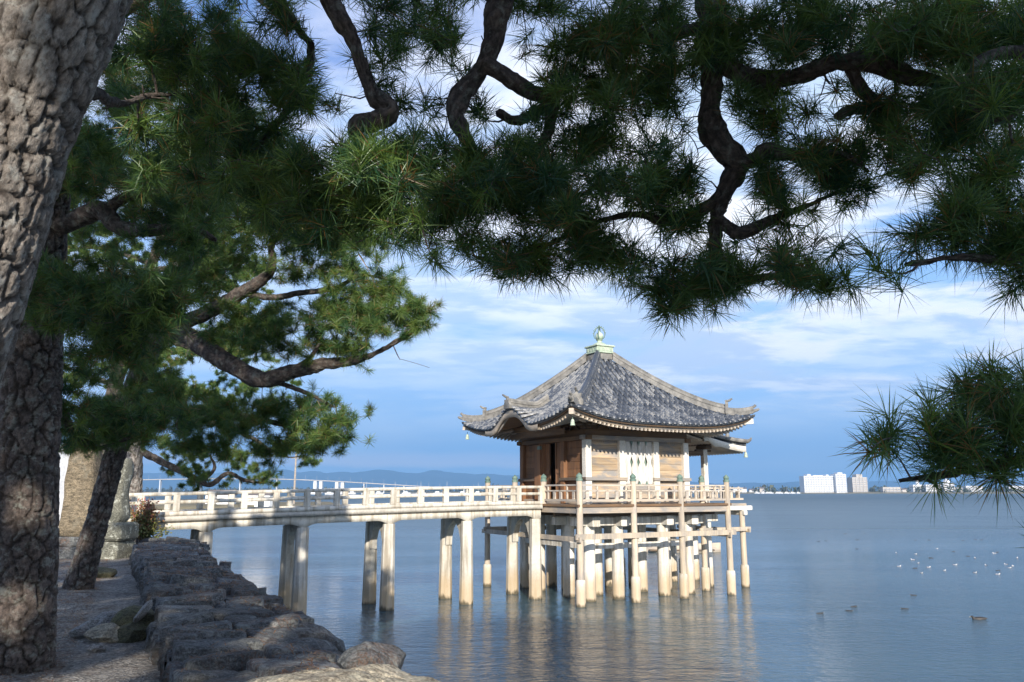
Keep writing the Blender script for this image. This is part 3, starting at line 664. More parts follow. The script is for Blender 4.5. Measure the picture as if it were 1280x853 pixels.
# veranda railing
def railing(p, q_, skip_bal=False, zt=3.70):
    p, q_ = np.array(p, float), np.array(q_, float); L = np.linalg.norm(q_ - p); d = (q_ - p) / L
    def at(s, z): return (p[0] + d[0] * s, p[1] + d[1] * s, z)
    m = MB(); m.bar(at(-0.02, zt), at(L + 0.02, zt), 0.055, 0.05, 0.6); m.bar(at(0, 3.52), at(L, 3.52), 0.05, 0.045, 0.7); m.bar(at(0, 3.22), at(L, 3.22), 0.07, 0.07, 0.4)
    o = m.build('railing', M['wood_tan'], hall)
    n = max(2, int(round(L / 0.36)))
    for k in range(n):
        s = (k + 0.5) * L / n; tall = (k % 3 == 1)
        b = MB(); b.bar(at(s - (0.03 if tall else 0.06), 3.255 + (0.135 if True else 0)), at(s + (0.03 if tall else 0.06), 3.39), 0.05, 0.27, rng.uniform(0.4, 0.9))
        if tall: b.bar(at(s - 0.03, 3.61), at(s + 0.03, 3.61), 0.04, 0.13, 0.7)
        b.build('baluster', M['wood_tan'], o)
for i in range(3): railing((FP[i] + 0.1, -3.14), (FP[i + 1] - 0.1, -3.14)); railing((FP[i] + 0.1, 3.14), (FP[i + 1] - 0.1, 3.14))
for lo, hi in ((-3.04, -1.1), (1.1, 3.04)): railing((-3.14, lo), (-3.14, hi))
for lo, hi in ((-3.04, -1.94), (1.94, 3.04)): railing((3.14, lo), (3.14, hi))
for b in (-1.78, 1.78): railing((3.26, b), (5.22, b), zt=3.62)
railing((5.22, -1.68), (5.22, 1.68), zt=3.62)

# walls
WL = 2.12; BAY = (-2.12, -0.72, 0.76, 2.12)
WT = 5.22                                                 # underside of the head beam
def rotp(k, a, b):                                        # face k: 0 towards the camera (-b), 1 +a, 2 +b, 3 -a (bridge)
    return [(a, b), (-b, a), (-a, -b), (b, -a)][k]
def fbox(q, k, t0, t1, m0, m1, z0, z1, bev=0.0, a=0.5):
    """box on face k: t along the wall, m outward from the centre"""
    (x0, y0), (x1, y1) = rotp(k, t0, -m0), rotp(k, t1, -m1)
    q.box((min(x0, x1), min(y0, y1), z0), (max(x0, x1), max(y0, y1), z1), bev, a)
for k in range(4):
    # pillars (each corner once)
    for i in range(3):
        t = BAY[i]; x, y = rotp(k, t, -WL)
        q = MB(); w = 0.125 if i else 0.12; q.box((x - w, y - w, DZ), (x + w, y + w, WT + 0.02), 0.025, rng.uniform(0.4, 0.7))
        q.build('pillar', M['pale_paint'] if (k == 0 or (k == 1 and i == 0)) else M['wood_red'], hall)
    q = MB(); fbox(q, k, -2.36, 2.36, WL - 0.07, WL + 0.14, WT, WT + 0.15, 0.012, 0.3)
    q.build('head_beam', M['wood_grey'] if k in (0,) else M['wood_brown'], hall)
    q = MB(); fbox(q, k, -2.20, 2.20, WL - 0.05, WL + 0.09, WT + 0.155, WT + 0.36, 0.01, 0.35); q.build('tie_beam', M['wood_brown'], hall)
    q = MB(); fbox(q, k, -2.0, 2.0, WL - 0.08, WL - 0.02, WT + 0.365, 6.05, 0, 0.4); q.build('frieze_board', M['wood_brown'], hall)
    q = MB(); fbox(q, k, -2.35, 2.35, WL - 0.04, WL + 0.12, 5.86, 6.0, 0.01, 0.5); q.build('wall_plate', M['wood_brown'], hall)
    # sill rail
    q = MB()
    for i in (0, 2):
        if k == 3 and False: continue
        fbox(q, k, BAY[i] - 0.16, BAY[i + 1] + 0.16, WL - 0.03, WL + 0.17, 3.86, 3.97, 0.012, 0.4)
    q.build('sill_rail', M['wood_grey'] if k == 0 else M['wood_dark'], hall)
    # plank panels in the side bays
    for i in (0, 2):
        q = MB(); z = DZ
        while z < WT - 0.02:
            h = min(rng.uniform(0.18, 0.27), WT - z); fbox(q, k, BAY[i] + 0.1, BAY[i + 1] - 0.1, WL - 0.09, WL - 0.02 + rng.uniform(0, 0.008), z + 0.002, z + h - 0.004, 0.004, rng.uniform(0.1, 0.95)); z += h
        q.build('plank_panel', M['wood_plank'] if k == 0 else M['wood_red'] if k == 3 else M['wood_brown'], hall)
        if k == 0:                                       # little scalloped strip under the beam
            q = MB(); n = 13
            for j in range(n):
                t = BAY[i] + 0.16 + (BAY[i + 1] - BAY[i] - 0.32) * j / (n - 1); fbox(q, k, t - 0.025, t + 0.025, WL - 0.005, WL + 0.02, WT - 0.07, WT - 0.001, 0, 0.4)
            q.build('scalloped_strip', M['wood_plank'], hall)
    # brackets, frog-leg struts
    for t in BAY:
        q = MB(); fbox(q, k, t - 0.10, t + 0.10, WL + 0.0, WL + 0.20, WT + 0.37, WT + 0.48, 0.015, 0.5)
        fbox(q, k, t - 0.34, t + 0.34, WL + 0.04, WL + 0.15, WT + 0.48, WT + 0.57, 0.02, 0.6)
        fbox(q, k, t - 0.05, t + 0.05, WL + 0.10, WL + 0.52, WT + 0.47, WT + 0.56, 0.02, 0.6)
        for e in (-0.28, 0, 0.28): fbox(q, k, t + e - 0.06, t + e + 0.06, WL + 0.02, WL + 0.17, WT + 0.57, WT + 0.65, 0.015, 0.7)
        q.build('bracket', M['wood_dark'], hall)
    for i in range(3):
        t = (BAY[i] + BAY[i + 1]) / 2
        out = [(-0.36, 0.0), (-0.27, 0.03), (-0.17, 0.13), (-0.08, 0.24), (0.08, 0.24), (0.17, 0.13), (0.27, 0.03), (0.36, 0.0), (0.22, 0.0), (0.12, 0.08), (0.0, 0.15), (-0.12, 0.08), (-0.22, 0.0)]
        x0, y0 = rotp(k, 0, -WL - 0.0)
        q = MB(); pl_ = [(t + u_, WT + 0.362 + w_) for u_, w_ in out]
        if k == 0: q.prism(pl_, 'y', -WL - 0.08, -WL - 0.01)
        elif k == 2: q.prism([(-u_, w_) for u_, w_ in pl_], 'y', WL + 0.01, WL + 0.08)
        elif k == 1: q.prism(pl_, 'x', WL + 0.01, WL + 0.08)
        else: q.prism([(-u_, w_) for u_, w_ in pl_], 'x', -WL - 0.08, -WL - 0.01)
        q.build('frog_leg_strut', M['wood_dark'], hall)
# base beam round the body
q = MB()
for k in range(4): fbox(q, k, -2.0, 2.0, WL - 0.06, WL + 0.08, DZ + 0.003, DZ + 0.14, 0.01, 0.4)
q.build('ground_beam', M['wood_grey'], hall)
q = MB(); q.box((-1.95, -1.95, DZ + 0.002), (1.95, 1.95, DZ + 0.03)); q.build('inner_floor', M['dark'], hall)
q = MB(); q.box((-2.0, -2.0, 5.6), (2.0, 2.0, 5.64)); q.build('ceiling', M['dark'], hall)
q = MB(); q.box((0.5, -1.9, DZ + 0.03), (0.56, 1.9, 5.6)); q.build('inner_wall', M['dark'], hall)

# front middle bay: wooden screen, white curtain with green diamonds
q = MB(); fbox(q, 0, BAY[1] + 0.12, BAY[2] - 0.12, WL - 0.10, WL - 0.05, 3.70, WT, 0, 0.4); q.build('screen_board', M['patina'], hall)
q = MB(); fbox(q, 0, BAY[1] + 0.12, BAY[2] - 0.12, WL - 0.11, WL - 0.05, DZ + 0.14, 3.695, 0, 0.4); q.build('foot_board', M['wood_grey'], hall)
q = MB(); fbox(q, 0, BAY[1] + 0.1, BAY[2] - 0.1, WL - 0.04, WL + 0.12, 3.55, 3.68, 0.01, 0.4); q.build('curtain_sill', M['wood_grey'], hall)
cx0, cx1, cz0, cz1 = BAY[1] + 0.13, BAY[2] - 0.12, 3.74, WT - 0.01
cw = (cx1 - cx0) / 4
curt = thing('curtain', None, None); curt.parent = hall
del_keys = [k for k in ('label', 'category') if k in curt]
for s_i in range(4):                                      # four strips, each nipped in at the middle so that a diamond opens between two
    nz, nu = 40, 14; V = []
    for j in range(nz):
        z = cz0 + (cz1 - cz0) * j / (nz - 1); nip = 0.070 * max(0.0, 1 - abs((z - 4.50) / 0.19)); low = 0.04 * max(0, 1 - (z - cz0) / 0.12) + 0.03 * max(0, 1 - (cz1 - z) / 0.12)
        wv_ = nip + low + 0.001
        for i in range(nu):
            f_ = i / (nu - 1); x = cx0 + s_i * cw + wv_ + (cw - 2 * wv_) * f_
            V.append((x, -WL - 0.035 - 0.025 * math.sin(f_ * math.pi * 3 + s_i * 2.1) * (0.5 + 0.5 * abs(z - 4.5)) - 0.012 * math.sin(z * 5 + f_ * 4 + s_i), z))
    o = np_mesh('curtain_strip', V, grid_faces(nz, nu), M['cloth'], curt, smooth=True)
    md = o.modifiers.new('thick', 'SOLIDIFY'); md.thickness = 0.008
for s_i in range(1, 4):                                   # green knots along the top and foot of the seams
    x = cx0 + s_i * cw
    q = MB(); q.prism([(x - 0.05, WT - 0.005), (x, WT - 0.16), (x + 0.05, WT - 0.005)], 'y', -WL - 0.085, -WL - 0.07)
    q.prism([(x - 0.05, cz0 - 0.01), (x + 0.05, cz0 - 0.01), (x, cz0 + 0.13)], 'y', -WL - 0.085, -WL - 0.07)
    q.build('seam_trim', M['patina'], hall)

# bridge side: doorway with open doors
for t0, t1, nm in ((-0.62, -0.30, 'door'), (0.14, 0.52, 'door')):
    q = MB(); fbox(q, 3, t0, t1, WL - 0.08, WL - 0.02, DZ + 0.14, WT - 0.005, 0.01, 0.5)
    fbox(q, 3, t0, t1, WL - 0.02, WL + 0.01, 4.12, 4.22, 0.005, 0.6); fbox(q, 3, t0 , t0 + 0.06, WL - 0.0205, WL + 0.012, DZ + 0.14, WT - 0.005, 0.005, 0.6)
    q.build(nm, M['wood_red'], hall)
for k in (1, 2):
    q = MB(); fbox(q, k, BAY[1] + 0.12, BAY[2] - 0.12, WL - 0.08, WL - 0.03, DZ + 0.14, WT, 0, 0.4); q.build('shutter', M['wood_brown'], hall)
# the gate-like porch posts of the bridge side
for b in (0.80,):
    q = MB(); q.box((-2.32, b - 0.20, DZ + 0.003), (-2.255, b + 0.20, 5.17), 0.01, 0.7); o = q.build('open_door', M['wood_red'], hall)
    q = MB()
    for z in (3.55, 5.0):
        q.box((-2.335, b - 0.21, z), (-2.245, b - 0.02, z + 0.12), 0.01, 0.5)
    q.build('metal_band', M['patina'], o)
q = MB(); q.box((-2.92, -1.5, 5.62), (-2.76, 1.5, 5.82), 0.02, 0.5); q.box((-2.8, -1.02, 5.5), (-2.2, -0.86, 5.615), 0.02, 0.5); q.box((-2.8, 0.86, 5.5), (-2.2, 1.02, 5.615), 0.02, 0.5)
q.box((-2.90, -0.14, 5.825), (-2.78, 0.14, 6.05), 0.03, 0.7)
q.build('porch_beam', M['wood_brown'], hall)
# lake-side porch posts
for b in (-0.95, 0.95):
    q = MB(); q.box((4.03, b - 0.10, DZ - 0.02), (4.23, b + 0.10, 5.1), 0.025, 0.6); o = q.build('porch_post', M['pale_paint'], hall)
    q = MB(); q.box((3.98, b - 0.30, 5.1), (4.28, b + 0.30, 5.24), 0.03, 0.5); q.box((3.7, b - 0.07, 5.0), (4.45, b + 0.07, 5.09), 0.02, 0.5); q.build('post_head', M['wood_dark'], o)
q = MB(); q.box((2.2, -1.03, 4.86), (4.05, -0.87, 5.02), 0.02, 0.4); q.box((2.2, 0.87, 4.86), (4.05, 1.03, 5.02), 0.02, 0.4); q.box((4.04, -1.6, 5.25), (4.22, 1.6, 5.42), 0.02, 0.5)
q.build('porch_beam', M['wood_dark'], hall)

# ---- the roof
S = 3.93; ST = 0.34; EV = 5.76
def roof_z(m, t, kara=False):
    w = np.clip((S - m) / (S - ST), -0.1, 1); z = EV + (8.40 - EV) * (0.60 * w + 0.40 * w * w)
    z = z + 0.46 * (np.abs(t) / S) ** 3.2 * np.clip(m / S, 0, 1.05) ** 3
    if kara is not False: z = z + kara_lift(m, t)
    return z
def kara_lift(m, t):
    """the undulating gable in the middle of the bridge-side eave"""
    prof = 0.5 * (1 + np.cos(np.clip(np.abs(t) / 1.55, 0, 1) * math.pi))
    target = 6.36 + 0.08 * np.clip((m - 3.2), 0, 1)
    w = np.clip((S - m) / (S - ST), -0.1, 1); z0 = EV + (8.40 - EV) * (0.60 * w + 0.40 * w * w)
    return np.clip(target - z0, 0, None) * prof ** 0.95
def tile_material():
    m, nt, b = new_mat('grey_roof_tile'); n = N(nt); p = n.obj()
    c = n.mix(n.ramp(n.noise(p, 2.0, 5, 0.6), [(0.3, 0.0), (0.7, 1.0)]), (0.038, 0.045, 0.058), (0.078, 0.088, 0.105))
    c = n.mix(1.0, c, n.ramp(n.attr('tint'), [(0.0, 0.75), (1.0, 1.3)]), 'MULTIPLY')
    lich = n.math('ADD', n.math('MULTIPLY', n.noise(n.map(p, (1.0, 1.0, 1.0)), 11.0, 7, 0.78, 0.3), 0.86), n.math('MULTIPLY', n.attr('tint'), 0.14))
    c = n.mix(n.ramp(lich, [(0.525, 0.0), (0.60, 0.8)]), c, (0.31, 0.30, 0.275))
    nt.links.new(c, b.inputs['Base Color']); b.inputs['Roughness'].default_value = 0.42; b.inputs['Specular IOR Level'].default_value = 0.6
    nt.links.new(n.bump(n.noise(p, 25, 4, 0.6), 0.25, 0.01), b.inputs['Normal'])
    return m
M['tile'] = tile_material()
M['pan'] = simple('dark_pan_tile', (0.026, 0.032, 0.042), (0.060, 0.066, 0.078), 3.0, rough=0.5, bump=0.2, tint=0.3)
M['ridge'] = simple('ridge_tile', (0.12, 0.115, 0.105), (0.31, 0.29, 0.255), 4.0, rough=0.6, bump=0.5, fine=14, tint=0.2)
roof = thing('roof', None, None); roof.parent = hall
def face_xyz(k, m, t, z):
    a, b = np.asarray(t, float), -np.asarray(m, float)
    X, Y = [(a, b), (-b, a), (-a, -b), (b, -a)][k]
    return np.stack([X + 0 * z, Y + 0 * z, z], -1)
for k in range(4):
    kr = (k == 3)
    # pan tiles: stepped courses
    nm = 26; mm = np.linspace(S, ST, nm); V = []; nt_ = 91
    rows = []
    for i in range(nm - 1):
        for e, dzz in ((mm[i] , 0.018), (mm[i + 1] + 0.004, 0.0)):
            tt_ = np.linspace(-1, 1, nt_) * e
            rows.append(face_xyz(k, np.full(nt_, e), tt_, roof_z(e, tt_, kr) - 0.055 + dzz))
    V = np.array(rows).reshape(-1, 3)
    np_mesh('pan_tiles', V, grid_faces(len(rows), nt_), M['pan'], roof, smooth=False, attrs={'tint': np.repeat(rng.uniform(0, 0.3, len(rows)), nt_)})
    # round cover tiles, each a tapered half pipe
    VV, FF, AA = [], [], []; nv = 0; sp_ = 0.226
    th = np.linspace(-0.15, math.pi + 0.15, 8)
    for r in range(-17, 18):
        t = r * sp_; m_in = max(ST + 0.02, abs(t) + 0.03)
        if m_in > S - 0.1: continue
        me_ = S + 0.03; first = True
        while me_ > m_in + 0.05:
            m2 = max(me_ - 0.27, m_in); tint = (rng.uniform(0, 1) + (0.5 if kr else 0.0))
            jz = rng.uniform(-0.006, 0.006)
            for mm_, rad in ((me_, 0.074), (m2, 0.060)):
                z = float(roof_z(np.array(mm_), np.array(t), kr)) - 0.03 + jz
                ca = t + rad * np.cos(th); cz = z + rad * 1.15 * np.sin(th)
                VV.append(face_xyz(k, np.full(8, mm_), ca, cz)); AA.append(np.full(8, tint))
            i = np.arange(7); FF.append(np.stack([nv + i, nv + i + 1, nv + 8 + i + 1, nv + 8 + i], 1)); 
            FF.append(np.stack([np.full(6, nv), nv + np.arange(2, 8), nv + np.arange(1, 7), np.full(6, nv)], 1)[:, :3])
            nv += 16; me_ = m2
    q4 = [f for f in FF if f.shape[1] == 4]; q3_ = [f for f in FF if f.shape[1] == 3]
    np_mesh('cover_tiles', np.concatenate(VV), [np.concatenate(q4), np.concatenate(q3_)], M['tile'], roof, smooth=False, attrs={'tint': np.concatenate(AA)})
    # eave edge: tile lip, dark board, rafter row with pale ends, soffit
    te = np.linspace(-1, 1, 121)
    def strip(name, m0, z0, m1, z1, mat, n=121, back=0.05, tint=0.5):
        ta = np.linspace(-1, 1, n); A_ = face_xyz(k, np.full(n, m0), ta * m0, roof_z(S, ta * S, kr) + z0); B_ = face_xyz(k, np.full(n, m1), ta * m1, roof_z(S, ta * S, kr) + z1)
        C_ = face_xyz(k, np.full(n, m1 - back), ta * (m1 - back), roof_z(S, ta * S, kr) + z1 + 0.002); D_ = face_xyz(k, np.full(n, m0 - back), ta * (m0 - back), roof_z(S, ta * S, kr) + z0 + 0.002)
        V = np.array([A_, B_, C_, D_, A_]).reshape(-1, 3)
        return np_mesh(name, V, grid_faces(5, n), mat, roof, attrs={'tint': np.full(len(V), tint)})
    strip('eave_tile_lip', S - 0.02, -0.03, S - 0.03, -0.11, M['tile'])
    strip('eave_board', S - 0.07, -0.112, S - 0.08, -0.17, M['wood_dark'])
    strip('eave_fascia', S - 0.16, -0.172, S - 0.17, -0.25, M['wood_grey'] if k in (0, 1) else M['wood_grey'])
    # soffit boards
    ms = np.linspace(S - 0.06, WL - 0.02, 9); rows = []
    for e in ms:
        f_ = (S - 0.06 - e) / (S - 0.06 - WL); ta = np.linspace(-1, 1, 61)
        zo = roof_z(S, ta * S, kr) - 0.165; zi = np.full(61, 6.02); rows.append(face_xyz(k, np.full(61, e), ta * e, zo * (1 - f_) ** 1.0 + zi * f_ ** 1.0))
    V = np.array(rows).reshape(-1, 3); np_mesh('soffit', V, grid_faces(9, 61), M['wood_brown'], roof, attrs={'tint': np.full(len(V), 0.4)})
    q = MB()
    nr = 46
    for j in range(nr):
        if kr and j == nr // 2: q.build('rafter_row', M['wood_grey'], roof); q = MB()
        t = -1 + 2 * (j + 0.5) / nr; t_o = t * (S - 0.15)
        if kr and abs(t_o) < 1.5: continue
        zo = float(roof_z(S, np.array(t * S), kr)); m_i = max(WL - 0.0, abs(t_o) + 0.02)
        f_ = (S - 0.17 - m_i) / (S - 0.06 - WL)
        p0 = face_xyz(k, np.array(S - 0.14), np.array(t_o), np.array(zo - 0.285)); p1 = face_xyz(k, np.array(m_i), np.array(t_o), np.array((zo - 0.23) * (1 - f_) + 5.95 * f_))
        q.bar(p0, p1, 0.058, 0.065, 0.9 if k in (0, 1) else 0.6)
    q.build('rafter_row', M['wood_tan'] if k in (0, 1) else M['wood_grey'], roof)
# hip ridges
for k, (sx_, sy_) in enumerate(((-1, -1), (1, -1), (1, 1), (-1, 1))):
    mm = np.linspace(ST + 0.02, 3.20, 26); q = MB()
    pts = np.stack([sx_ * mm, sy_ * mm, roof_z(mm, mm) + 0.13], 1)
    dvec = np.array([-sy_, sx_, 0]) / math.sqrt(2) if True else 0
    def ridge_run(q, pts, layers):
        for w, z0, z1 in layers:
            V = []
            for p in pts:
                side_ = np.array([-sy_ * 1.0, sx_ * 1.0, 0]) / math.sqrt(2)
                for sg, zz in ((-1, z0), (1, z0), (1, z1), (-1, z1)): V.append(p + side_ * sg * w / 2 + np.array([0, 0, zz]))
            n = len(pts); Fc = [tuple(f) for f in grid_faces(n, 4, True)] + [(0, 1, 2, 3), tuple(4 * (n - 1) + i for i in (3, 2, 1, 0))]
            q.add(V, Fc, rng.uniform(0.3, 0.8))
    ridge_run(q, pts, ((0.26, -0.16, -0.02), (0.22, -0.02, 0.035), (0.26, 0.035, 0.06), (0.19, 0.06, 0.13)))
    hr = q.build('hip_ridge', M['ridge'] if k else M['tile'], roof)
    q = MB(); q.tube(pts + np.array([0, 0, 0.14]), 0.062, 8, 0.1); q.build('ridge_cap', M['ridge'] if k else M['tile'], hr, True)
    # lower tier to the corner, ending in an upturned tile
    mm = np.linspace(3.10, 3.88, 12); lift = 0.07 * ((mm - 3.1) / 0.78) ** 2
    pts = np.stack([sx_ * mm, sy_ * mm, roof_z(np.minimum(mm, S), np.minimum(mm, S)) + 0.08 + lift], 1); q = MB()
    ridge_run(q, pts, ((0.20, -0.12, 0.02), (0.15, 0.02, 0.09)))
    q.tube(np.vstack([pts + np.array([0, 0, 0.10]), pts[-1] + np.array([sx_ * 0.06, sy_ * 0.06, 0.17])]), np.r_[np.full(12, 0.05), 0.045], 8, 0.5)
    q.tube(np.array([pts[-2] + (0, 0, -0.05), pts[-1] + np.array([sx_ * 0.10, sy_ * 0.10, 0.0]), pts[-1] + np.array([sx_ * 0.14, sy_ * 0.14, 0.03])]), (0.07, 0.055, 0.03), 8, 0.5)
    q.build('corner_ridge', M['ridge'], roof)
    # ornament tile at the end of the main ridge
    e = 3.23; c_ = np.array([sx_ * e, sy_ * e, float(roof_z(np.array(e), np.array(e)))]); q = MB()
    out = [(-0.20, 0.0), (-0.22, 0.14), (-0.15, 0.26), (-0.17, 0.38), (-0.06, 0.36), (0.0, 0.47), (0.06, 0.36), (0.17, 0.38), (0.15, 0.26), (0.22, 0.14), (0.20, 0.0)]
    rd = np.array([sx_, sy_, 0]) / math.sqrt(2); sdv = np.array([-sy_, sx_, 0]) / math.sqrt(2); V = []
    for w in (-0.05, 0.05):
        for u_, z_ in out: V.append(c_ + sdv * u_ + rd * w + np.array([0, 0, z_ - 0.02]))
    n = len(out); q.add(V, [tuple(range(n)), tuple(range(2 * n - 1, n - 1, -1))] + [(i, n + i, n + (i + 1) % n, (i + 1) % n) for i in range(n)], 0.7)
    q.tube(np.array([c_ + np.array([0, 0, 0.44]) - rd * 0.05, c_ + rd * 0.10 + np.array([0, 0, 0.47]), c_ + rd * 0.2 + np.array([0, 0, 0.54])]), (0.05, 0.045, 0.03), 8, 0.5)
    q.build('ridge_ornament', M['ridge'], roof)
    # projecting hip rafter with a white end
    q = MB(); z = float(roof_z(np.array(S), np.array(S))); p0 = np.array([sx_ * 2.0, sy_ * 2.0, 5.85]); p1 = np.array([sx_ * 3.86, sy_ * 3.86, z - 0.27]); q.bar(p0, p1, 0.15, 0.18, 0.6)
    q.build('hip_rafter', M['pale_paint'] if k == 1 else M['wood_tan'], roof)
# bridge-side gable: ridge, ornament, bargeboard
q = MB(); pts = np.stack([-np.linspace(2.35, 3.98, 14), np.zeros(14), np.array([float(roof_z(np.array(m), np.array(0.0), True)) for m in np.minimum(np.linspace(2.35, 3.98, 14), S)]) + 0.10], 1)
sx_, sy_ = -1, 0
for w, z0, z1 in ((0.24, -0.14, 0.0), (0.20, 0.0, 0.05), (0.25, 0.05, 0.075), (0.17, 0.075, 0.15)):
    V = [p + np.array([0, sg * w / 2, zz]) for p in pts for sg, zz in ((-1, z0), (1, z0), (1, z1), (-1, z1))]
    q.add(V, [tuple(f) for f in grid_faces(14, 4, True)] + [(0, 1, 2, 3), (55, 54, 53, 52)], rng.uniform(0.4, 0.8))
q.tube(pts + np.array([0, 0, 0.16]), 0.055, 8, 0.6); q.build('gable_ridge', M['ridge'], roof)
q = MB(); c_ = pts[-1]
q.prism([(u_, z_ * 0.85 + c_[2] - 0.16) for u_, z_ in out], 'x', c_[0] - 0.06, c_[0] + 0.03, 0.5)
q.tube(np.array([c_ + (0.02, 0, 0.22), c_ + (-0.10, 0, 0.26), c_ + (-0.22, 0, 0.32)]), (0.05, 0.045, 0.03), 8, 0.5); q.build('ridge_ornament', M['ridge'], roof)
tb = np.linspace(-1.9, 1.9, 61); V = []
for m_, zo, th_ in ((S - 0.03, -0.12, 0.0), (S - 0.03, -0.30, 0), (S - 0.12, -0.30, 0), (S - 0.12, -0.12, 0), (S - 0.03, -0.12, 0)):
    fat = np.where(zo < -0.2, -0.06 * np.cos(tb / 1.9 * math.pi * 2.5) * (np.abs(tb) < 1.05), 0)
    V.append(face_xyz(3, np.full(61, m_), tb, roof_z(S, tb, True) + zo + fat))
np_mesh('bargeboard', np.array(V).reshape(-1, 3), grid_faces(5, 61), M['wood_tan'], roof, attrs={'tint': np.full(305, 0.3)})
# the wall behind the gable
V = []
for zt in (0, 1):
    zz = roof_z(S, tb, True) - 0.2 if zt else np.full(61, 5.40)
    V.append(face_xyz(3, np.full(61, 2.85), tb, np.maximum(zz, 5.40)))
np_mesh('gable_board', np.array(V).reshape(-1, 3), grid_faces(2, 61), M['wood_brown'], roof, attrs={'tint': np.full(122, 0.4)})

# lake-side porch roof
pr = thing('porch_roof', None, None); pr.parent = hall
def porch_z(a): f_ = (a - 2.7) / (5.72 - 2.7); return 5.80 - 0.78 * f_ + 0.20 * f_ ** 3
pa = np.linspace(2.7, 5.72, 16); PB = 1.62
rows = []
for i in range(15):
    for e, d_ in ((pa[i], 0.0), (pa[i + 1], 0.018)):
        rows.append(np.stack([np.full(41, e), np.linspace(-PB, PB, 41), np.full(41, porch_z(e) - 0.02 + d_) + 0.10 * (np.abs(np.linspace(-1, 1, 41)) ** 4) * ((e - 2.7) / 3)], 1))
np_mesh('pan_tiles', np.array(rows).reshape(-1, 3), grid_faces(30, 41), M['pan'], pr, attrs={'tint': np.repeat(rng.uniform(0, 1, 30), 41)})
q = MB()
for r in range(-7, 8):
    b = r * 0.215; e = 5.76
    while e > 2.8:
        e2 = e - 0.27; lf = lambda x: 0.10 * (abs(b) / PB) ** 4 * ((x - 2.7) / 3)
        q.tube(np.array([(e, b, porch_z(e) + lf(e)), (e2, b, porch_z(e2) + lf(e2))]), (0.075, 0.062), 8, rng.uniform(0, 1)); e = e2
q.build('cover_tiles', M['tile'], pr)
for s in (-1, 1):
    q = MB(); pts = np.stack([np.linspace(3.3, 5.78, 10), np.full(10, s * PB), np.array([porch_z(e) for e in np.linspace(3.3, 5.78, 10)]) + 0.10 + 0.10 * ((np.linspace(3.3, 5.78, 10) - 2.7) / 3)], 1)
    q.tube(pts, 0.085, 8, 0.4); q.tube(np.array([pts[-1], pts[-1] + (0.14, 0, 0.05), pts[-1] + (0.22, 0, 0.14)]), (0.08, 0.06, 0.03), 8, 0.4)
    q.lathe([(0.07, 0), (0.08, 0.1), (0.05, 0.16), (0.06, 0.24), (0.02, 0.30)], (4.75, s * PB, porch_z(4.75) + 0.20), 10)
    q.build('verge_ridge', M['ridge'], pr)
    ea = np.linspace(3.55, 5.66, 22); V = []
    sag = 0.06 * np.sin(np.clip((ea - 3.55) / 0.75, 0, 1) * math.pi * 2) * (ea < 4.3)
    z1 = np.array([porch_z(e) for e in ea]) - 0.05 + 0.04; z0 = z1 - 0.22 + sag
    for bb, zz in ((s * (PB + 0.03), z1), (s * (PB + 0.03), z0), (s * (PB - 0.05), z0), (s * (PB - 0.05), z1), (s * (PB + 0.03), z1)): V.append(np.stack([ea, np.full(22, bb), zz], 1))
    np_mesh('bargeboard', np.array(V).reshape(-1, 3), grid_faces(5, 22), M['pale_paint'], pr, attrs={'tint': np.full(110, 0.9)})
V = []
for b in np.linspace(-PB + 0.06, PB - 0.06, 9): V.append(np.stack([pa[:-1], np.full(15, b), np.array([porch_z(e) for e in pa[:-1]]) - 0.16 - 0.05 * (pa[:-1] - 2.7) / 3], 1))
np_mesh('soffit', np.array(V).reshape(-1, 3), grid_faces(9, 15), M['wood_tan'], pr, attrs={'tint': np.full(135, 0.5)})
q = MB()
for r in range(-9, 10): q.bar((2.8, r * 0.165, porch_z(2.8) - 0.20), (5.62, r * 0.165, porch_z(5.62) - 0.25), 0.06, 0.07, 0.7)
q.build('rafter_row', M['wood_tan'], pr)
q = MB(); q.box((5.60, -PB, porch_z(5.66) - 0.16), (5.66, PB, porch_z(5.66) - 0.05), 0.01, 0.8); q.build('eave_fascia', M['pale_paint'], pr)

# finial: box, lotus, flaming jewel
q = MB(); q.box((-0.36, -0.36, 8.38), (0.36, 0.36, 8.62), 0.02, 0.5); fb = q.build('finial_base', M['ridge'], roof)
fin = thing('finial', None, None); fin.parent = hall; fin.scale = (0.9, 0.9, 0.9); fin.location = (0, 0, 0.862)
q = MB(); q.box((-0.46, -0.46, 8.62), (0.46, 0.46, 8.68), 0.015, 0.6); q.box((-0.41, -0.41, 8.68), (0.41, 0.41, 8.90), 0.015, 0.5); q.box((-0.47, -0.47, 8.90), (0.47, 0.47, 8.97), 0.015, 0.7)
for k in range(4):
    for t in (-0.30, -0.1, 0.1, 0.30): fbox(q, k, t - 0.06, t + 0.06, 0.41, 0.425, 8.72, 8.86, 0, 0.2)
q.build('copper_box', M['patina_pale'], fin)
q = MB(); q.lathe([(0.34, 8.97), (0.30, 9.03), (0.18, 9.10), (0.10, 9.14), (0.09, 9.20), (0.15, 9.23), (0.09, 9.26)], (0, 0, 0), 18, 0.6); q.build('lotus_base', M['patina_pale'], fin, True)
q = MB(); q.lathe([(0.05, 9.25), (0.13, 9.29), (0.17, 9.37), (0.165, 9.45), (0.11, 9.53), (0.04, 9.58), (0.01, 9.63)], (0, 0, 0), 18, 0.9); q.build('jewel', M['patina_pale'], fin, True)
q = MB(); fl = [(0.10, 9.26), (0.20, 9.34), (0.235, 9.48), (0.21, 9.60), (0.17, 9.64), (0.15, 9.72), (0.08, 9.76), (0.0, 9.86)]
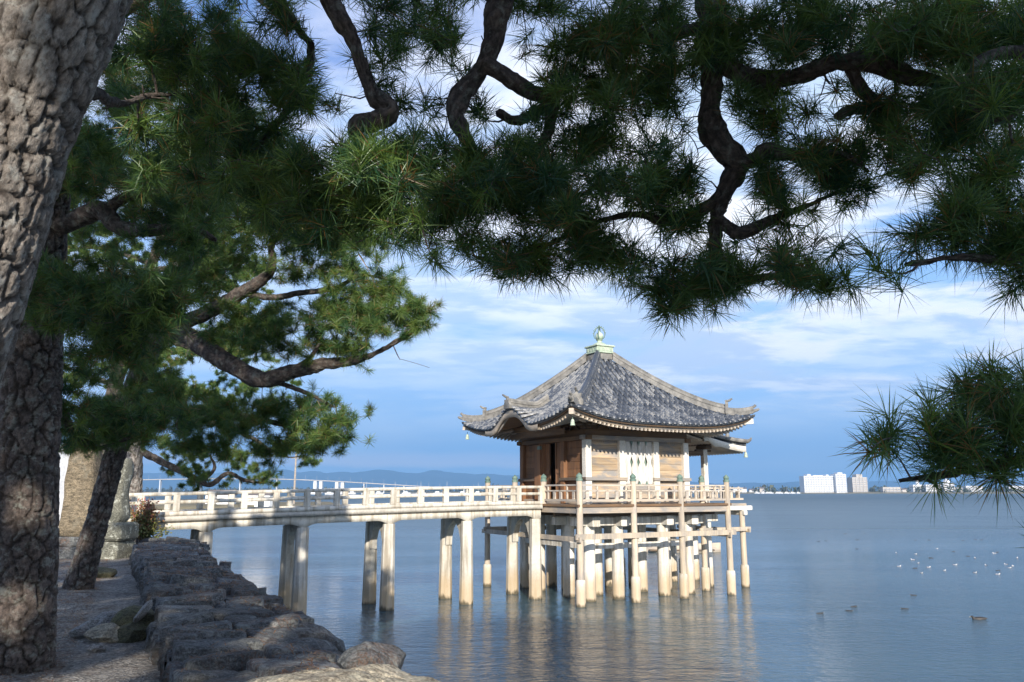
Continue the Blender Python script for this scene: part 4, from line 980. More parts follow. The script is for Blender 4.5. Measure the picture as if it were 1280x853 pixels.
for rz in (0, math.pi / 2):                               # pierced flames round the jewel
    for sg in (-1, 1):
        pts = np.array([(sg * x * math.cos(rz + math.pi / 4), sg * x * math.sin(rz + math.pi / 4), z) for x, z in fl]); q.tube(smooth_path(pts, 0.04), 0.022, 6, 0.3)
        for x, z in fl[1:-1]: q.bar((sg * x * math.cos(rz + math.pi / 4), sg * x * math.sin(rz + math.pi / 4), z), (sg * (x + 0.035) * math.cos(rz + math.pi / 4), sg * (x + 0.035) * math.sin(rz + math.pi / 4), z + 0.07), 0.02, 0.03, 0.3)
q.build('flame', M['patina'], fin)

# wind bells under the corners
def to_world(a, b, z):
    c, s = math.cos(HALL_R), math.sin(HALL_R); return (HALL_C[0] + a * c - b * s, HALL_C[1] + a * s + b * c, z)
def bell(a, b, z, label):
    t = thing('wind_bell', label, 'bell', to_world(a, b, z), HALL_R, 'bronze bells under the roof corners'); t.scale = (0.75, 0.75, 0.75)
    q = MB(); q.tube(np.array([(0, 0, 0.12), (0, 0, -0.02)]), 0.012, 6); q.build('hanger', M['patina'], t)
    q = MB(); q.lathe([(0.02, 0.0), (0.05, -0.02), (0.075, -0.08), (0.085, -0.18), (0.11, -0.27), (0.10, -0.27), (0.06, -0.1)], (0, 0, 0), 14, 0.5); q.build('bell_body', M['patina_pale'], t, True)
bell(-3.72, -3.72, 5.72, 'green bronze bell under the near corner of the tiled roof')
bell(-3.74, 3.74, 5.70, 'dark green bronze bell under the far left corner of the tiled roof, above the bridge')
bell(5.66, -1.62, 5.00, 'tiny green bell at the tip of the small porch roof on the lake side')
# ------------------------------------------------------------------ the footbridge
br = thing('footbridge', 'pale concrete footbridge with open railings leading from the shore to the lake hall', 'bridge', (*HALL_C, 0.0), HALL_R)
U0, U1 = -17.2, -3.22
def bz(u): return -0.20 * np.clip((-u - 3.3) / 11.0, 0, 2) ** 1.4
M['bridge_slab'] = simple('stained_concrete', (0.46, 0.42, 0.35), (0.66, 0.61, 0.52), 1.6, (1, 1, 0.4), rough=0.8, bump=0.2, dark=(0.16, 0.14, 0.10))
uu = np.linspace(U0, U1, 60)
def run(name, b0, b1, z0, z1, m, parent, u=uu, tint=0.5):
    z = bz(u); n = len(u); V = []
    for bb, zz in ((b0, z0), (b1, z0), (b1, z1), (b0, z1)): V.append(np.stack([u, np.full(n, bb), z + zz], 1))
    V = np.array(V).transpose(1, 0, 2).reshape(-1, 3)
    o = np_mesh(name, V, [grid_faces(n, 4, True)[:, ::-1], np.array([(3, 2, 1, 0)]), np.array([(4 * n - 4, 4 * n - 3, 4 * n - 2, 4 * n - 1)])], m, parent, attrs={'tint': np.full(len(V), tint)})
    return o
run('deck_slab', -1.06, 1.06, 2.93, 3.06, M['bridge_slab'], br)
PU = (-3.36, -5.92, -8.57, -11.22, -13.87)
for s in (-1, 1):
    q = MB(); b0 = s * 0.80
    # girder with curved haunches at every bent
    u = np.linspace(U0, U1, 220); dpt = np.full(220, 2.70)
    for p in PU: dpt = np.minimum(dpt, 2.70 - 0.16 * np.clip(1 - np.abs(u - p) / 0.42, 0, 1) ** 2)
    z = bz(u); V = []
    for bb, up in ((b0 - 0.13, 0), (b0 + 0.13, 0), (b0 + 0.13, 1), (b0 - 0.13, 1)): V.append(np.stack([u, np.full(220, bb), z + (2.93 if up else dpt)], 1))
    V = np.array(V).transpose(1, 0, 2).reshape(-1, 3)
    np_mesh('girder', V, [grid_faces(220, 4, True)[:, ::-1], np.array([(3, 2, 1, 0)]), np.array([(876, 877, 878, 879)])], M['bridge_conc'], br, attrs={'tint': np.full(len(V), 0.5)})
    run('kerb', s * 1.0 - 0.07, s * 1.0 + 0.07, 3.061, 3.18, M['bridge_conc'], br)
for p in PU:
    pr_ = thing('pier', None, None); pr_.parent = br; dz_ = float(bz(np.array(p)))
    for s in (-1, 1):
        q = MB(); c8 = [(math.cos(math.pi / 8 + i * math.pi / 4), math.sin(math.pi / 8 + i * math.pi / 4)) for i in range(8)]
        V = []
        for z, r in ((-1.5, 0.235), (0.0, 0.225), (2.6 + dz_, 0.185)): V += [(p + r * x, s * 0.80 + r * y, z) for x, y in c8]
        q.add(V, [tuple(range(7, -1, -1)), tuple(range(16, 24))] + [(k * 8 + i, k * 8 + (i + 1) % 8, k * 8 + 8 + (i + 1) % 8, k * 8 + 8 + i) for k in range(2) for i in range(8)])
        q.build('column', M['bridge_conc'], pr_)
    # pointed arch between the two columns
    zt = 2.72 + dz_; q = MB(); out = [(-0.68, zt), (0.68, zt), (0.68, zt - 0.95), (0.56, zt - 0.95), (0.54, zt - 0.70), (0.40, zt - 0.40), (0.2, zt - 0.22), (0.0, zt - 0.13), (-0.2, zt - 0.22), (-0.40, zt - 0.40), (-0.54, zt - 0.70), (-0.56, zt - 0.95), (-0.68, zt - 0.95)]
    h = len(out)
    left = [(-0.68, zt), (0.0, zt), (0.0, zt - 0.13), (-0.2, zt - 0.22), (-0.40, zt - 0.40), (-0.54, zt - 0.70), (-0.56, zt - 0.95), (-0.68, zt - 0.95)]
    q.prism(left, 'x', p - 0.11, p + 0.11); q.prism([(-y, z) for y, z in left[::-1]], 'x', p - 0.11, p + 0.11); q.build('arch', M['bridge_conc'], pr_)
for s in (-1, 1):
    r_ = run('railing', s * 1.0 - 0.05, s * 1.0 + 0.05, 3.60, 3.69, M['bridge_conc'], br, np.linspace(U0, U1, 60))
    run('rail', s * 1.0 - 0.04, s * 1.0 + 0.04, 3.38, 3.47, M['bridge_conc'], r_)
    k = 0
    for u in np.arange(U1 - 0.02, U0, -0.882):
        z = float(bz(np.array(u))); w = 0.085
        q = MB(); q.box((u - w, s * 1.0 - 0.062, 3.182 + z), (u + w, s * 1.0 + 0.062, 3.62 + z), 0.012, 0.5); q.build('railing_post', M['bridge_conc'], r_)
q = MB(); q.box((U0 - 2.2, -1.3, 1.2), (U0 + 0.02, 1.3, 2.72), 0.05); q.build('abutment', M['bridge_conc'], br)
for k in range(4):
    q = MB(); q.box((U0 - 2.2 - 0.35 * (k + 1), -1.1, 1.6), (U0 - 2.2 - 0.35 * k + 0.001, 1.1, 2.55 - 0.15 * k), 0.01); q.build('step', M['bridge_conc'], br)
# ------------------------------------------------------------------ pines
def bark_material(name, plate0, plate1, fissure, lichen):
    m, nt, b = new_mat(name); n = N(nt); v = n.attr('bark', True)
    c = n.mix(n.ramp(n.noise(v, 5.0, 6, 0.65), [(0.3, 0.0), (0.7, 1.0)]), plate0, plate1)
    c = n.mix(0.9, c, n.ramp(n.noise(n.map(v, (1, 1, 0.6)), 38, 6, 0.75), [(0.38, 0.35), (0.62, 1.55)]), 'MULTIPLY')
    c = n.mix(n.math('MULTIPLY', n.ramp(n.noise(v, 13.0, 8, 0.75), [(0.52, 0.0), (0.60, 1.0)]), 0.65), c, lichen)
    c = n.mix(n.ramp(n.attr('crack'), [(0.0, 0.0), (0.5, 0.45), (1.0, 0.85)]), c, fissure)
    nt.links.new(c, b.inputs['Base Color']); b.inputs['Roughness'].default_value = 0.9
    nt.links.new(n.bump(n.noise(n.map(v, (1, 1, 0.5)), 30, 7, 0.75), 1.0, 0.03), b.inputs['Normal'])
    return m
M['bark'] = bark_material('pine_bark', (0.075, 0.056, 0.047), (0.165, 0.13, 0.108), (0.026, 0.019, 0.016), (0.27, 0.28, 0.24))
M['bark_light'] = bark_material('weathered_pine_bark', (0.20, 0.165, 0.14), (0.40, 0.355, 0.31), (0.045, 0.032, 0.025), (0.58, 0.57, 0.52))
def needle_material(name, c0, c1, old):
    m, nt, b = new_mat(name); n = N(nt)
    c = n.mix(n.attr('tint'), c0, c1); c = n.mix(n.ramp(n.attr('old'), [(0.90, 0.0), (0.93, 1.0)]), c, old)
    nt.nodes.remove(b); d = n.new('ShaderNodeBsdfDiffuse'); t = n.new('ShaderNodeBsdfTranslucent'); g = n.new('ShaderNodeBsdfGlossy')
    g.inputs['Roughness'].default_value = 0.42; g.inputs['Color'].default_value = (0.7, 0.75, 0.7, 1)
    nt.links.new(c, d.inputs[0]); nt.links.new(n.mix(1.0, c, (1.3, 1.25, 0.6), 'MULTIPLY'), t.inputs[0])
    s1 = n.new('ShaderNodeMixShader'); s1.inputs[0].default_value = 0.30; nt.links.new(d.outputs[0], s1.inputs[1]); nt.links.new(t.outputs[0], s1.inputs[2])
    s2 = n.new('ShaderNodeMixShader'); s2.inputs[0].default_value = 0.05; nt.links.new(s1.outputs[0], s2.inputs[1]); nt.links.new(g.outputs[0], s2.inputs[2])
    nt.links.new(s2.outputs[0], nt.nodes['Material Output'].inputs[0]); return m
M['needle'] = needle_material('pine_needle', (0.022, 0.078, 0.036), (0.155, 0.240, 0.048), (0.24, 0.13, 0.045))
M['needle_light'] = needle_material('light_pine_needle', (0.036, 0.105, 0.036), (0.185, 0.262, 0.056), (0.26, 0.16, 0.05))

# gaps in the canopy through which the sun reaches a place: (point, radius)
B1 = np.cross(SUN, (0, 0, 1.0)); B1 /= np.linalg.norm(B1); B2 = np.cross(B1, SUN)
GAPS = []
def gap(p, r): GAPS.append((np.asarray(p, float), r))
def lit_mask(C, pad=0.10):
    ok = np.ones(len(C), bool)
    if not GAPS: return ok
    for p, r in GAPS:
        d = C - p; along = d @ SUN; off = np.hypot(d @ B1, d @ B2)
        ok &= ~((off < r + pad) & (along > 0.35))
    return ok
def hw(a, b, z): return np.array(to_world(a, b, z))
for a in np.arange(-4, 6.1, 1.0):                         # the hall and the near end of the bridge stand in full sun
    for z in (0.4, 1.6, 2.8, 4.0, 5.2, 6.4, 7.6, 8.8): gap(hw(a, -3.2, z), 0.9)
for u in np.arange(-9.6, -3.0, 0.6):
    for z in ((0.3, 1.2, 2.2, 3.2) if u > -6.9 else (2.9, 3.4)): gap(hw(u, -1.0, z), 0.42 if u > -7.5 else 0.26)
gap((-0.5, 5.35, 2.3), 0.8); gap((-1.1, 5.1, 2.4), 0.5); gap((-0.1, 5.35, 2.0), 0.5)
gap(gnd(128, 842, 2.0), 0.24); gap(gnd(100, 848, 2.0), 0.10)
gap(P(35, 632, 6.9), 0.11); gap(P(12, 745, 6.7), 0.10); gap(P(8, 770, 6.7), 0.08)
gap(gnd(150, 697, 2.0), 0.35); gap(gnd(120, 726, 2.0), 0.22); gap(gnd(85, 730, 2.0), 0.14); gap(P(160, 640, 20.5), 0.45); gap(P(150, 610, 20.5), 0.3); gap(P(90, 640, 21), 0.25)
gap(P(166, 600, 22), 0.6); gap(P(240, 648, 21.5), 0.18); gap(P(300, 640, 22), 0.16); gap(P(200, 652, 21), 0.2); gap(P(210, 620, 21), 0.25); gap(P(330, 625, 22), 0.12)
gap(P(375, 690, 22.6), 0.05); gap(P(475, 700, 24), 0.12)
for y_ in (40, 110, 170, 230, 300): gap(P(25 - 0.02 * y_, y_, 2.75), 0.10)
gap(P(8, 260, 2.6), 0.20); gap(P(30, 180, 2.6), 0.14); gap(P(5, 340, 2.6), 0.14)
gap(P(470, 215, 3.9), 0.20); gap(P(465, 270, 4.0), 0.18); gap(P(450, 345, 10.3), 0.35); gap(P(435, 425, 10.2), 0.4); gap(P(530, 390, 10.3), 0.5); gap(P(470, 420, 10.2), 0.35); gap(P(500, 380, 10.3), 0.45)
gap(P(445, 550, 10.8), 0.4); gap(P(425, 525, 10.8), 0.4); gap(P(390, 540, 10.9), 0.25); gap(P(150, 80, 4.5), 0.24); gap(P(165, 150, 4.5), 0.22)
for (x_, y_) in ((270, 300), (250, 330), (300, 330), (290, 370), (320, 490), (280, 500), (250, 520), (320, 540), (240, 340), (230, 590), (290, 570), (210, 600)): gap(P(x_, y_, 20), 0.32)

class Pine:
    def __init__(s, name, label, base, bark='bark', needle='needle'):
        s.root = thing(name, label, 'pine tree', tuple(base)); s.dens = 1.0; s.spr = 1.0; s.base = np.asarray(base, float); s.bark = bark; s.needle = needle
        s.np_, s.nr = [], []; s.tv, s.tf, s.tn = [], [], 0; s.C, s.D, s.K, s.G = [], [], [], []
    def wood(s, name, pts, rad, step=0.12, nseg=12, plates=0.0, rough=0.0, knots=0.0, attach=True, bark=None):
        """a limb: smoothed path, tapering, gnarled; plates > 0 carves bark plates of that size into the surface"""
        p4 = smooth_path(np.column_stack([np.asarray(pts, float), rad]), step); pth, rr = p4[:, :3].copy(), np.clip(p4[:, 3], 0.004, None)
        if knots:
            for ax in range(3): pth[:, ax] += knots * rr * 2.0 * fbm(np.column_stack([np.arange(len(pth)) * step * 2.2 / (rr.mean() * 8 + 0.2) + ax * 31 + s.base[0], np.zeros((len(pth), 2))]), 3, 7 + ax)
        rr = rr * (1 + rough * fbm(np.column_stack([np.arange(len(pth)) * step * 3.0, np.full(len(pth), s.base[1]), np.zeros(len(pth))]), 3, 77))
        T, Nn, B = frames(pth); n = len(pth); th = np.linspace(0, 2 * math.pi, nseg, endpoint=False)
        L = np.concatenate([[0], np.cumsum(np.linalg.norm(np.diff(pth, axis=0), axis=1))])
        U = th[None, :] * rr.mean() * np.ones((n, 1)); Vv = L[:, None] * np.ones((1, nseg)); ck = np.zeros((n, nseg)); dr = np.zeros((n, nseg))
        R0 = rr.mean()
        q = np.stack([np.cos(th)[None, :] * R0 * np.ones((n, 1)), np.sin(th)[None, :] * R0 * np.ones((n, 1)), Vv], -1)
        if plates:
            per = max(3, round(2 * math.pi * R0 / plates)); ux = th[None, :] / (2 * math.pi) * per * np.ones((n, 1)); uy = Vv / (plates * 1.9)
            wq = q / plates
            ux = ux + 0.9 * fbm(wq * 0.9, 4, 5, 0.6); uy = uy + 0.9 * fbm(wq * 0.8, 4, 6, 0.6)
            x1, x2, xi, xa, xb = worley2(ux, uy, 17); y1, y2, yi, ya, yb = worley2(ux * 2.3, uy * 1.9, 19)
            gr = np.clip(1 - (x2 - x1) / (0.15 + 0.12 * fbm(wq * 0.5, 2, 44)), 0, 1); g2 = np.clip(1 - (y2 - y1) / 0.09, 0, 1)
            ck = np.clip(gr ** 0.8 + 0.55 * g2, 0, 1)
            dr = plates * (0.10 * (xi - 0.5) + 0.09 * (yi - 0.5) - 0.36 * gr ** 0.8 - 0.10 * g2 + 0.13 * np.floor(9 * fbm(wq * np.array([1.5, 1.5, 0.8]), 4, 8, 0.6)) / 9 + 0.10 * fbm(wq * 5, 4, 9, 0.7))
            ck = np.clip(ck - 0.0, 0, 1)
        else:
            b_ = np.clip(R0 * 0.6, 0.012, 0.05); x1, x2, xi, _, _ = worley2(th[None, :] / (2 * math.pi) * max(5, round(2 * math.pi * R0 / b_)) + 0.8 * fbm(q / b_ * 0.6, 3, 5), Vv / (b_ * 1.6) + 0.8 * fbm(q / b_ * 0.6, 3, 6), 23)
            ck = np.clip(1 - (x2 - x1) / 0.25, 0, 1); dr = R0 * 0.45 * fbm(q / max(R0, 0.02) * 0.8, 4, 12) + b_ * (0.30 * (xi - 0.5) - 0.30 * ck + 0.3 * fbm(q / b_ * 1.3, 3, 16))
        rad_ = rr[:, None] + dr
        V = pth[:, None] + rad_[..., None] * (np.cos(th)[None, :, None] * Nn[:, None] + np.sin(th)[None, :, None] * B[:, None])
        V = np.vstack([V.reshape(-1, 3), pth[-1] + T[-1] * rr[-1] * 0.6]); j = np.arange(nseg)
        cap = np.stack([(n - 1) * nseg + j, (n - 1) * nseg + (j + 1) % nseg, np.full(nseg, n * nseg)], 1)
        o = np_mesh(name, V - s.base, [grid_faces(n, nseg, True), cap], M[bark or (s.bark if name == 'trunk' else 'bark')], s.root, smooth=True, attrs={'crack': np.append(ck.ravel(), 0), 'bark': np.vstack([q.reshape(-1, 3), q[-1, 0]])})
        if attach:
            k = max(1, int(0.10 / step)); s.np_.append(pth[::k]); s.nr.append(rr[::k])
        return o
    def limb(s, px, name='limb', **k):
        """px: (pixel x, pixel y, distance, radius) way points"""
        pts = [P(a, b, c) for a, b, c, _ in px]; o = s.wood(name, pts, [r for *_, r in px], **k)
        pt = s.np_[-1]; m = max(2, int(len(pt) * 0.5)); d_ = px[0][2]; s.shoots(pt[rng.integers(0, len(pt), m)] + rng.normal(0, 0.020 * d_, (m, 3)) * np.array([1, 0.6, 1]), 0)
        return o
    dens = 1.0
    def pad(s, px, py, rx, ry, d, rd, n, K=70, up=0.5):
        """a flat cluster of shoots"""
        n = int(n * s.dens)
        u = rng.normal(size=(n * 3, 3)); u /= np.linalg.norm(u, axis=1)[:, None]; u *= rng.uniform(0, 1, (n * 3, 1)) ** 0.42; m = max(2, n // 7); j = rng.integers(0, m, n); an = rng.uniform(0, 2 * math.pi, m)[j]; ll = s.spr * rng.uniform(-0.26, 0.26, n) * rng.uniform(0.6, 1.3, m)[j]; sl = rng.normal(0, 0.35, m)[j]
        px_m = F / d; u = u[:m][j] * np.array([0.95, 0.95, 1.0]) + np.stack([(ll * np.cos(an) + rng.normal(0, 0.035, n)) * px_m / rx, (-0.15 * np.abs(ll) + sl * ll + rng.normal(0, 0.035, n)) * px_m / ry, (ll * np.sin(an) + rng.normal(0, 0.035, n)) / rd], 1)
        dd = d + u[:, 2] * rd
        s.shoots(np.array([P(px + a * rx, py + b * ry, e) for (a, b, _), e in zip(u, dd)]), K)
    def blob(s, c, r, n, K=40, big=2.6):
        u = rng.normal(size=(n, 3)); u /= np.linalg.norm(u, axis=1)[:, None]; u *= rng.uniform(0, 1, (n, 1)) ** 0.4; s.shoots(np.asarray(c) + u * np.asarray(r), K, big)
    def shoots(s, C, K, big=1.0): s.C.append(C); s.K.append(np.full(len(C), K)); s.G.append(np.full(len(C), big))
    def grow(s, L=0.12, W=0.0022, twig=0.006, light=0.0, maxlen=1.6):
        C = np.concatenate(s.C); K = np.concatenate(s.K); G = np.concatenate(s.G); keep = lit_mask(C)
        near = np.linalg.norm(C - np.array([0, 0, EYE]), axis=1); keep &= near > 2.1
        C, K, G = C[keep], K[keep], G[keep]
        nodes = np.concatenate(s.np_); nrad = np.concatenate(s.nr)
        # order by distance to the wood, join each shoot to the closest wood or earlier twig
        dmin = np.array([np.min(((nodes - c) ** 2).sum(1)) for c in C]); order = np.argsort(dmin)
        cap = len(nodes) + 3 * len(C) + 5; NP = np.empty((cap, 3)); NP[:len(nodes)] = nodes; NR = np.empty(cap); NR[:len(nodes)] = nrad; n = len(nodes)
        TV, TF, tn = [], [], 0; CC, DD, KK, GG = [], [], [], []
        for i in order:
            c = C[i]; d2 = ((NP[:n] - c) ** 2).sum(1); j = int(np.argmin(d2)); p0 = NP[j]; ln = math.sqrt(d2[j])
            if ln > maxlen: continue
            r0 = min(NR[j] * 0.75, twig * (1 + 1.6 * ln)); bend = rng.normal(size=3) * 0.13 * ln + np.array([0, 0, -0.10 * ln])
            ts = np.array([0, 0.33, 0.67, 1.0]); pts = p0 + (c - p0) * ts[:, None] + bend * (4 * ts * (1 - ts))[:, None]
            V, Fc = tube_arr(pts, np.linspace(max(r0, 0.003), 0.0030, 4) , 4); TV.append(V); TF.append(Fc + tn); tn += len(V)
            NP[n:n + 3] = pts[1:]; NR[n:n + 3] = np.linspace(r0, 0.003, 4)[1:]; n += 3
            dv = pts[3] - pts[2]; dv = dv / (np.linalg.norm(dv) + 1e-9) * 0.75 + np.array([0, 0, 0.38]) + rng.normal(size=3) * 0.28; DD.append(dv / np.linalg.norm(dv)); CC.append(c); KK.append(K[i]); GG.append(G[i])
        V = np.concatenate(TV) - s.base
        tw = np_mesh('twig', V, np.concatenate(TF), M['bark'], s.root, smooth=True, attrs={'crack': np.zeros(len(V)), 'bark': V}); tw['kind'] = 'stuff'
        C = np.array(CC); D = np.array(DD); K = np.array(KK); G = np.array(GG)
        idx = np.repeat(np.arange(len(C)), K); m = len(idx)
        rd = rng.normal(size=(m, 3)); rd /= np.linalg.norm(rd, axis=1)[:, None]
        dirn = D[idx] * rng.uniform(0.15, 1.0, (m, 1)) + rd * 0.85; dirn /= np.linalg.norm(dirn, axis=1)[:, None]
        dirn[:, 2] -= 0.10; dirn /= np.linalg.norm(dirn, axis=1)[:, None]
        size = rng.uniform(0.8, 1.15, len(C)); ln = L * size[idx] * rng.uniform(0.7, 1.1, m)
        b0 = C[idx] - D[idx] * (rng.uniform(-0.15, 0.85, m) * L * 0.75)[:, None]
        side = np.cross(dirn, rng.normal(size=(m, 3))); side /= np.linalg.norm(side, axis=1)[:, None] + 1e-9
        w = W * rng.uniform(0.8, 1.2, m) * G[idx]; ln = ln * np.where(G[idx] > 1.5, 1.35, 1.0); w = np.where(G[idx] > 1.5, 0.0085, w)  # blob needles made longer and wider to block more sun
        sag = np.zeros((m, 3)); sag[:, 2] = -0.06 * ln
        V = np.empty((m, 5, 3)); mid = b0 + dirn * (ln * 0.55)[:, None]
        V[:, 0] = b0 - side * w[:, None] / 2; V[:, 1] = b0 + side * w[:, None] / 2
        V[:, 2] = mid - side * w[:, None] / 2; V[:, 3] = mid + side * w[:, None] / 2; V[:, 4] = b0 + dirn * ln[:, None] + sag
        V = V.reshape(-1, 3) - s.base; k = np.arange(m) * 5
        Fq = np.stack([k, k + 1, k + 3, k + 2], 1); Ft = np.stack([k + 2, k + 3, k + 4], 1)
        ti = np.clip(rng.normal(0.42 + light, 0.30, len(C))[idx] + rng.normal(0, 0.14, m), 0, 1)
        od = np.where(rng.uniform(0, 1, m) < (0.03 + 0.22 * (rng.uniform(0, 1, len(C)) < 0.14))[idx], 1.0, 0.0)
        np_mesh('crown', V, [Fq, Ft], M[s.needle], s.root, attrs={'tint': np.repeat(ti, 5), 'old': np.repeat(od, 5)})
        return len(C), m

# --- the leaning pine beside the camera
A_base = np.array([P(-300, 1090, 2.9)[0], P(-300, 1090, 2.9)[1], 1.85])
pa_ = Pine('leaning_pine', 'nearest pine, thick pale trunk leaning in at upper left, boughs across the top', A_base, 'bark_light')
trunk_px = [(-75, 430, 2.82, 0.215), (-32, 290, 2.8, 0.212), (8, 160, 2.78, 0.208), (66, 10, 2.78, 0.212), (126, -130, 2.9, 0.212), (190, -260, 3.2, 0.20), (250, -400, 3.7, 0.19)]
tp = [A_base, A_base + (P(-75, 430, 2.82) - A_base) * 0.5 + np.array([-0.08, 0, 0])] + [P(a, b, c) for a, b, c, _ in trunk_px]
pa_.wood('trunk', tp, [0.33, 0.25] + [r for *_, r in trunk_px], step=0.012, nseg=170, plates=0.064)
up1 = P(190, -260, 3.2)
pa_.wood('limb', [up1, up1 + np.array([0.7, 0.5, 0.5]), P(420, -210, 4.5), P(640, -190, 4.6), P(860, -180, 4.4), P(1080, -150, 4.2), P(1300, -120, 3.9)], [0.17, 0.15, 0.12, 0.105, 0.10, 0.085, 0.06], step=0.05, nseg=20, knots=0.35)
pa_.wood('limb', [up1, up1 + np.array([0.2, -1.2, 1.2]), np.array([0.2, -1.6, 8.3]), np.array([1.2, -4.2, 9.4])], [0.17, 0.14, 0.10, 0.05], step=0.12)  # limbs out of view behind the camera, added to carry the shading foliage
pa_.wood('limb', [up1 + np.array([0, 0, 0.3]), np.array([-3.0, -0.4, 7.6]), np.array([-4.5, -3, 8.6])], [0.13, 0.10, 0.04], step=0.12)
pa_.wood('limb', [np.array([0.2, -1.6, 8.3]), np.array([2.6, -3.0, 8.6]), np.array([4.6, -4.2, 8.7])], [0.08, 0.07, 0.03], step=0.12)
pa_.wood('limb', [np.array([1.2, -4.0, 9.2]), np.array([0.6, -4.6, 7.6]), np.array([-0.4, -4.8, 6.4])], [0.05, 0.04, 0.03], step=0.12)
KN = dict(step=0.022, nseg=22, knots=0.6, rough=1.0)
pa_.limb([(400, -205, 4.5, .06), (395, -90, 4.45, .056), (410, 0, 4.4, .054), (447, 62, 4.4, .052), (464, 120, 4.4, .050), (486, 140, 4.4, .052), (462, 154, 4.4, .056), (441, 158, 4.38, .048), (448, 182, 4.35, .036), (462, 205, 4.3, .025), (500, 235, 4.3, .015)], **KN)
pa_.limb([(640, -190, 4.6, .085), (634, -90, 4.5, .075), (622, 0, 4.4, .070), (612, 55, 4.4, .068), (598, 92, 4.4, .066), (577, 124, 4.38, .062), (572, 150, 4.35, .045), (590, 190, 4.3, .03), (600, 230, 4.3, .02)], **KN)
pa_.limb([(611, 82, 4.4, .050), (640, 98, 4.42, .045), (672, 118, 4.45, .042), (690, 126, 4.5, .045), (684, 160, 4.5, .035), (676, 188, 4.5, .028), (700, 230, 4.5, .018), (690, 290, 4.5, .012)], **KN)
pa_.limb([(690, 130, 4.5, .032), (650, 150, 4.55, .028), (622, 142, 4.55, .024)], **KN)
pa_.limb([(870, -180, 4.4, .10), (876, -70, 4.4, .092), (884, 30, 4.4, .085), (886, 100, 4.4, .080), (889, 150, 4.38, .076), (905, 180, 4.35, .070), (922, 205, 4.35, .066), (908, 235, 4.35, .052), (896, 270, 4.35, .046), (893, 310, 4.35, .040), (897, 340, 4.35, .034), (880, 362, 4.35, .026), (840, 366, 4.35, .016), (800, 360, 4.3, .010)], **KN)
pa_.limb([(920, 206, 4.35, .048), (946, 200, 4.3, .042), (962, 188, 4.25, .045), (1000, 196, 4.2, .028), (1050, 192, 4.1, .018), (1085, 215, 4.1, .010)], **KN)
pa_.limb([(905, 245, 4.35, .035), (868, 268, 4.4, .032), (826, 276, 4.45, .028), (796, 268, 4.45, .022), (740, 280, 4.5, .016), (680, 310, 4.5, .012)], **KN)
pa_.limb([(898, 275, 4.35, .035), (925, 290, 4.3, .036), (950, 282, 4.25, .030), (1000, 260, 4.2, .016), (1050, 240, 4.2, .010)], **KN)
pa_.limb([(884, 60, 4.4, .04), (930, 92, 4.35, .05), (985, 100, 4.3, .052), (1040, 78, 4.2, .054), (1090, 80, 4.15, .052), (1140, 98, 4.1, .046), (1200, 104, 4.0, .040), (1270, 90, 3.9, .034)], **KN)
pa_.limb([(1062, 78, 4.2, .035), (1076, 108, 4.2, .034), (1092, 130, 4.2, .032), (1060, 140, 4.2, .028), (1044, 146, 4.2, .022)], **KN)
pa_.limb([(896, 335, 4.35, .03), (930, 350, 4.3, .022), (980, 345, 4.25, .016), (1040, 350, 4.2, .008)], **KN)
pa_.limb([(880, 35, 4.4, .035), (820, 45, 4.5, .03), (760, 30, 4.5, .026), (710, 50, 4.6, .015)], **KN)
pa_.limb([(250, -300, 3.6, .07), (300, -80, 4.2, .05), (345, -10, 4.5, .034), (372, 40, 4.6, .030), (388, 62, 4.7, .026), (370, 120, 4.7, .02), (320, 190, 4.7, .015)], **KN)
pa_.limb([(100, 110, 2.9, .04), (120, 118, 3.4, .03), (150, 130, 4.0, .022), (190, 120, 4.5, .016), (230, 118, 4.7, .010)], **KN)
pa_.dens = 1.5
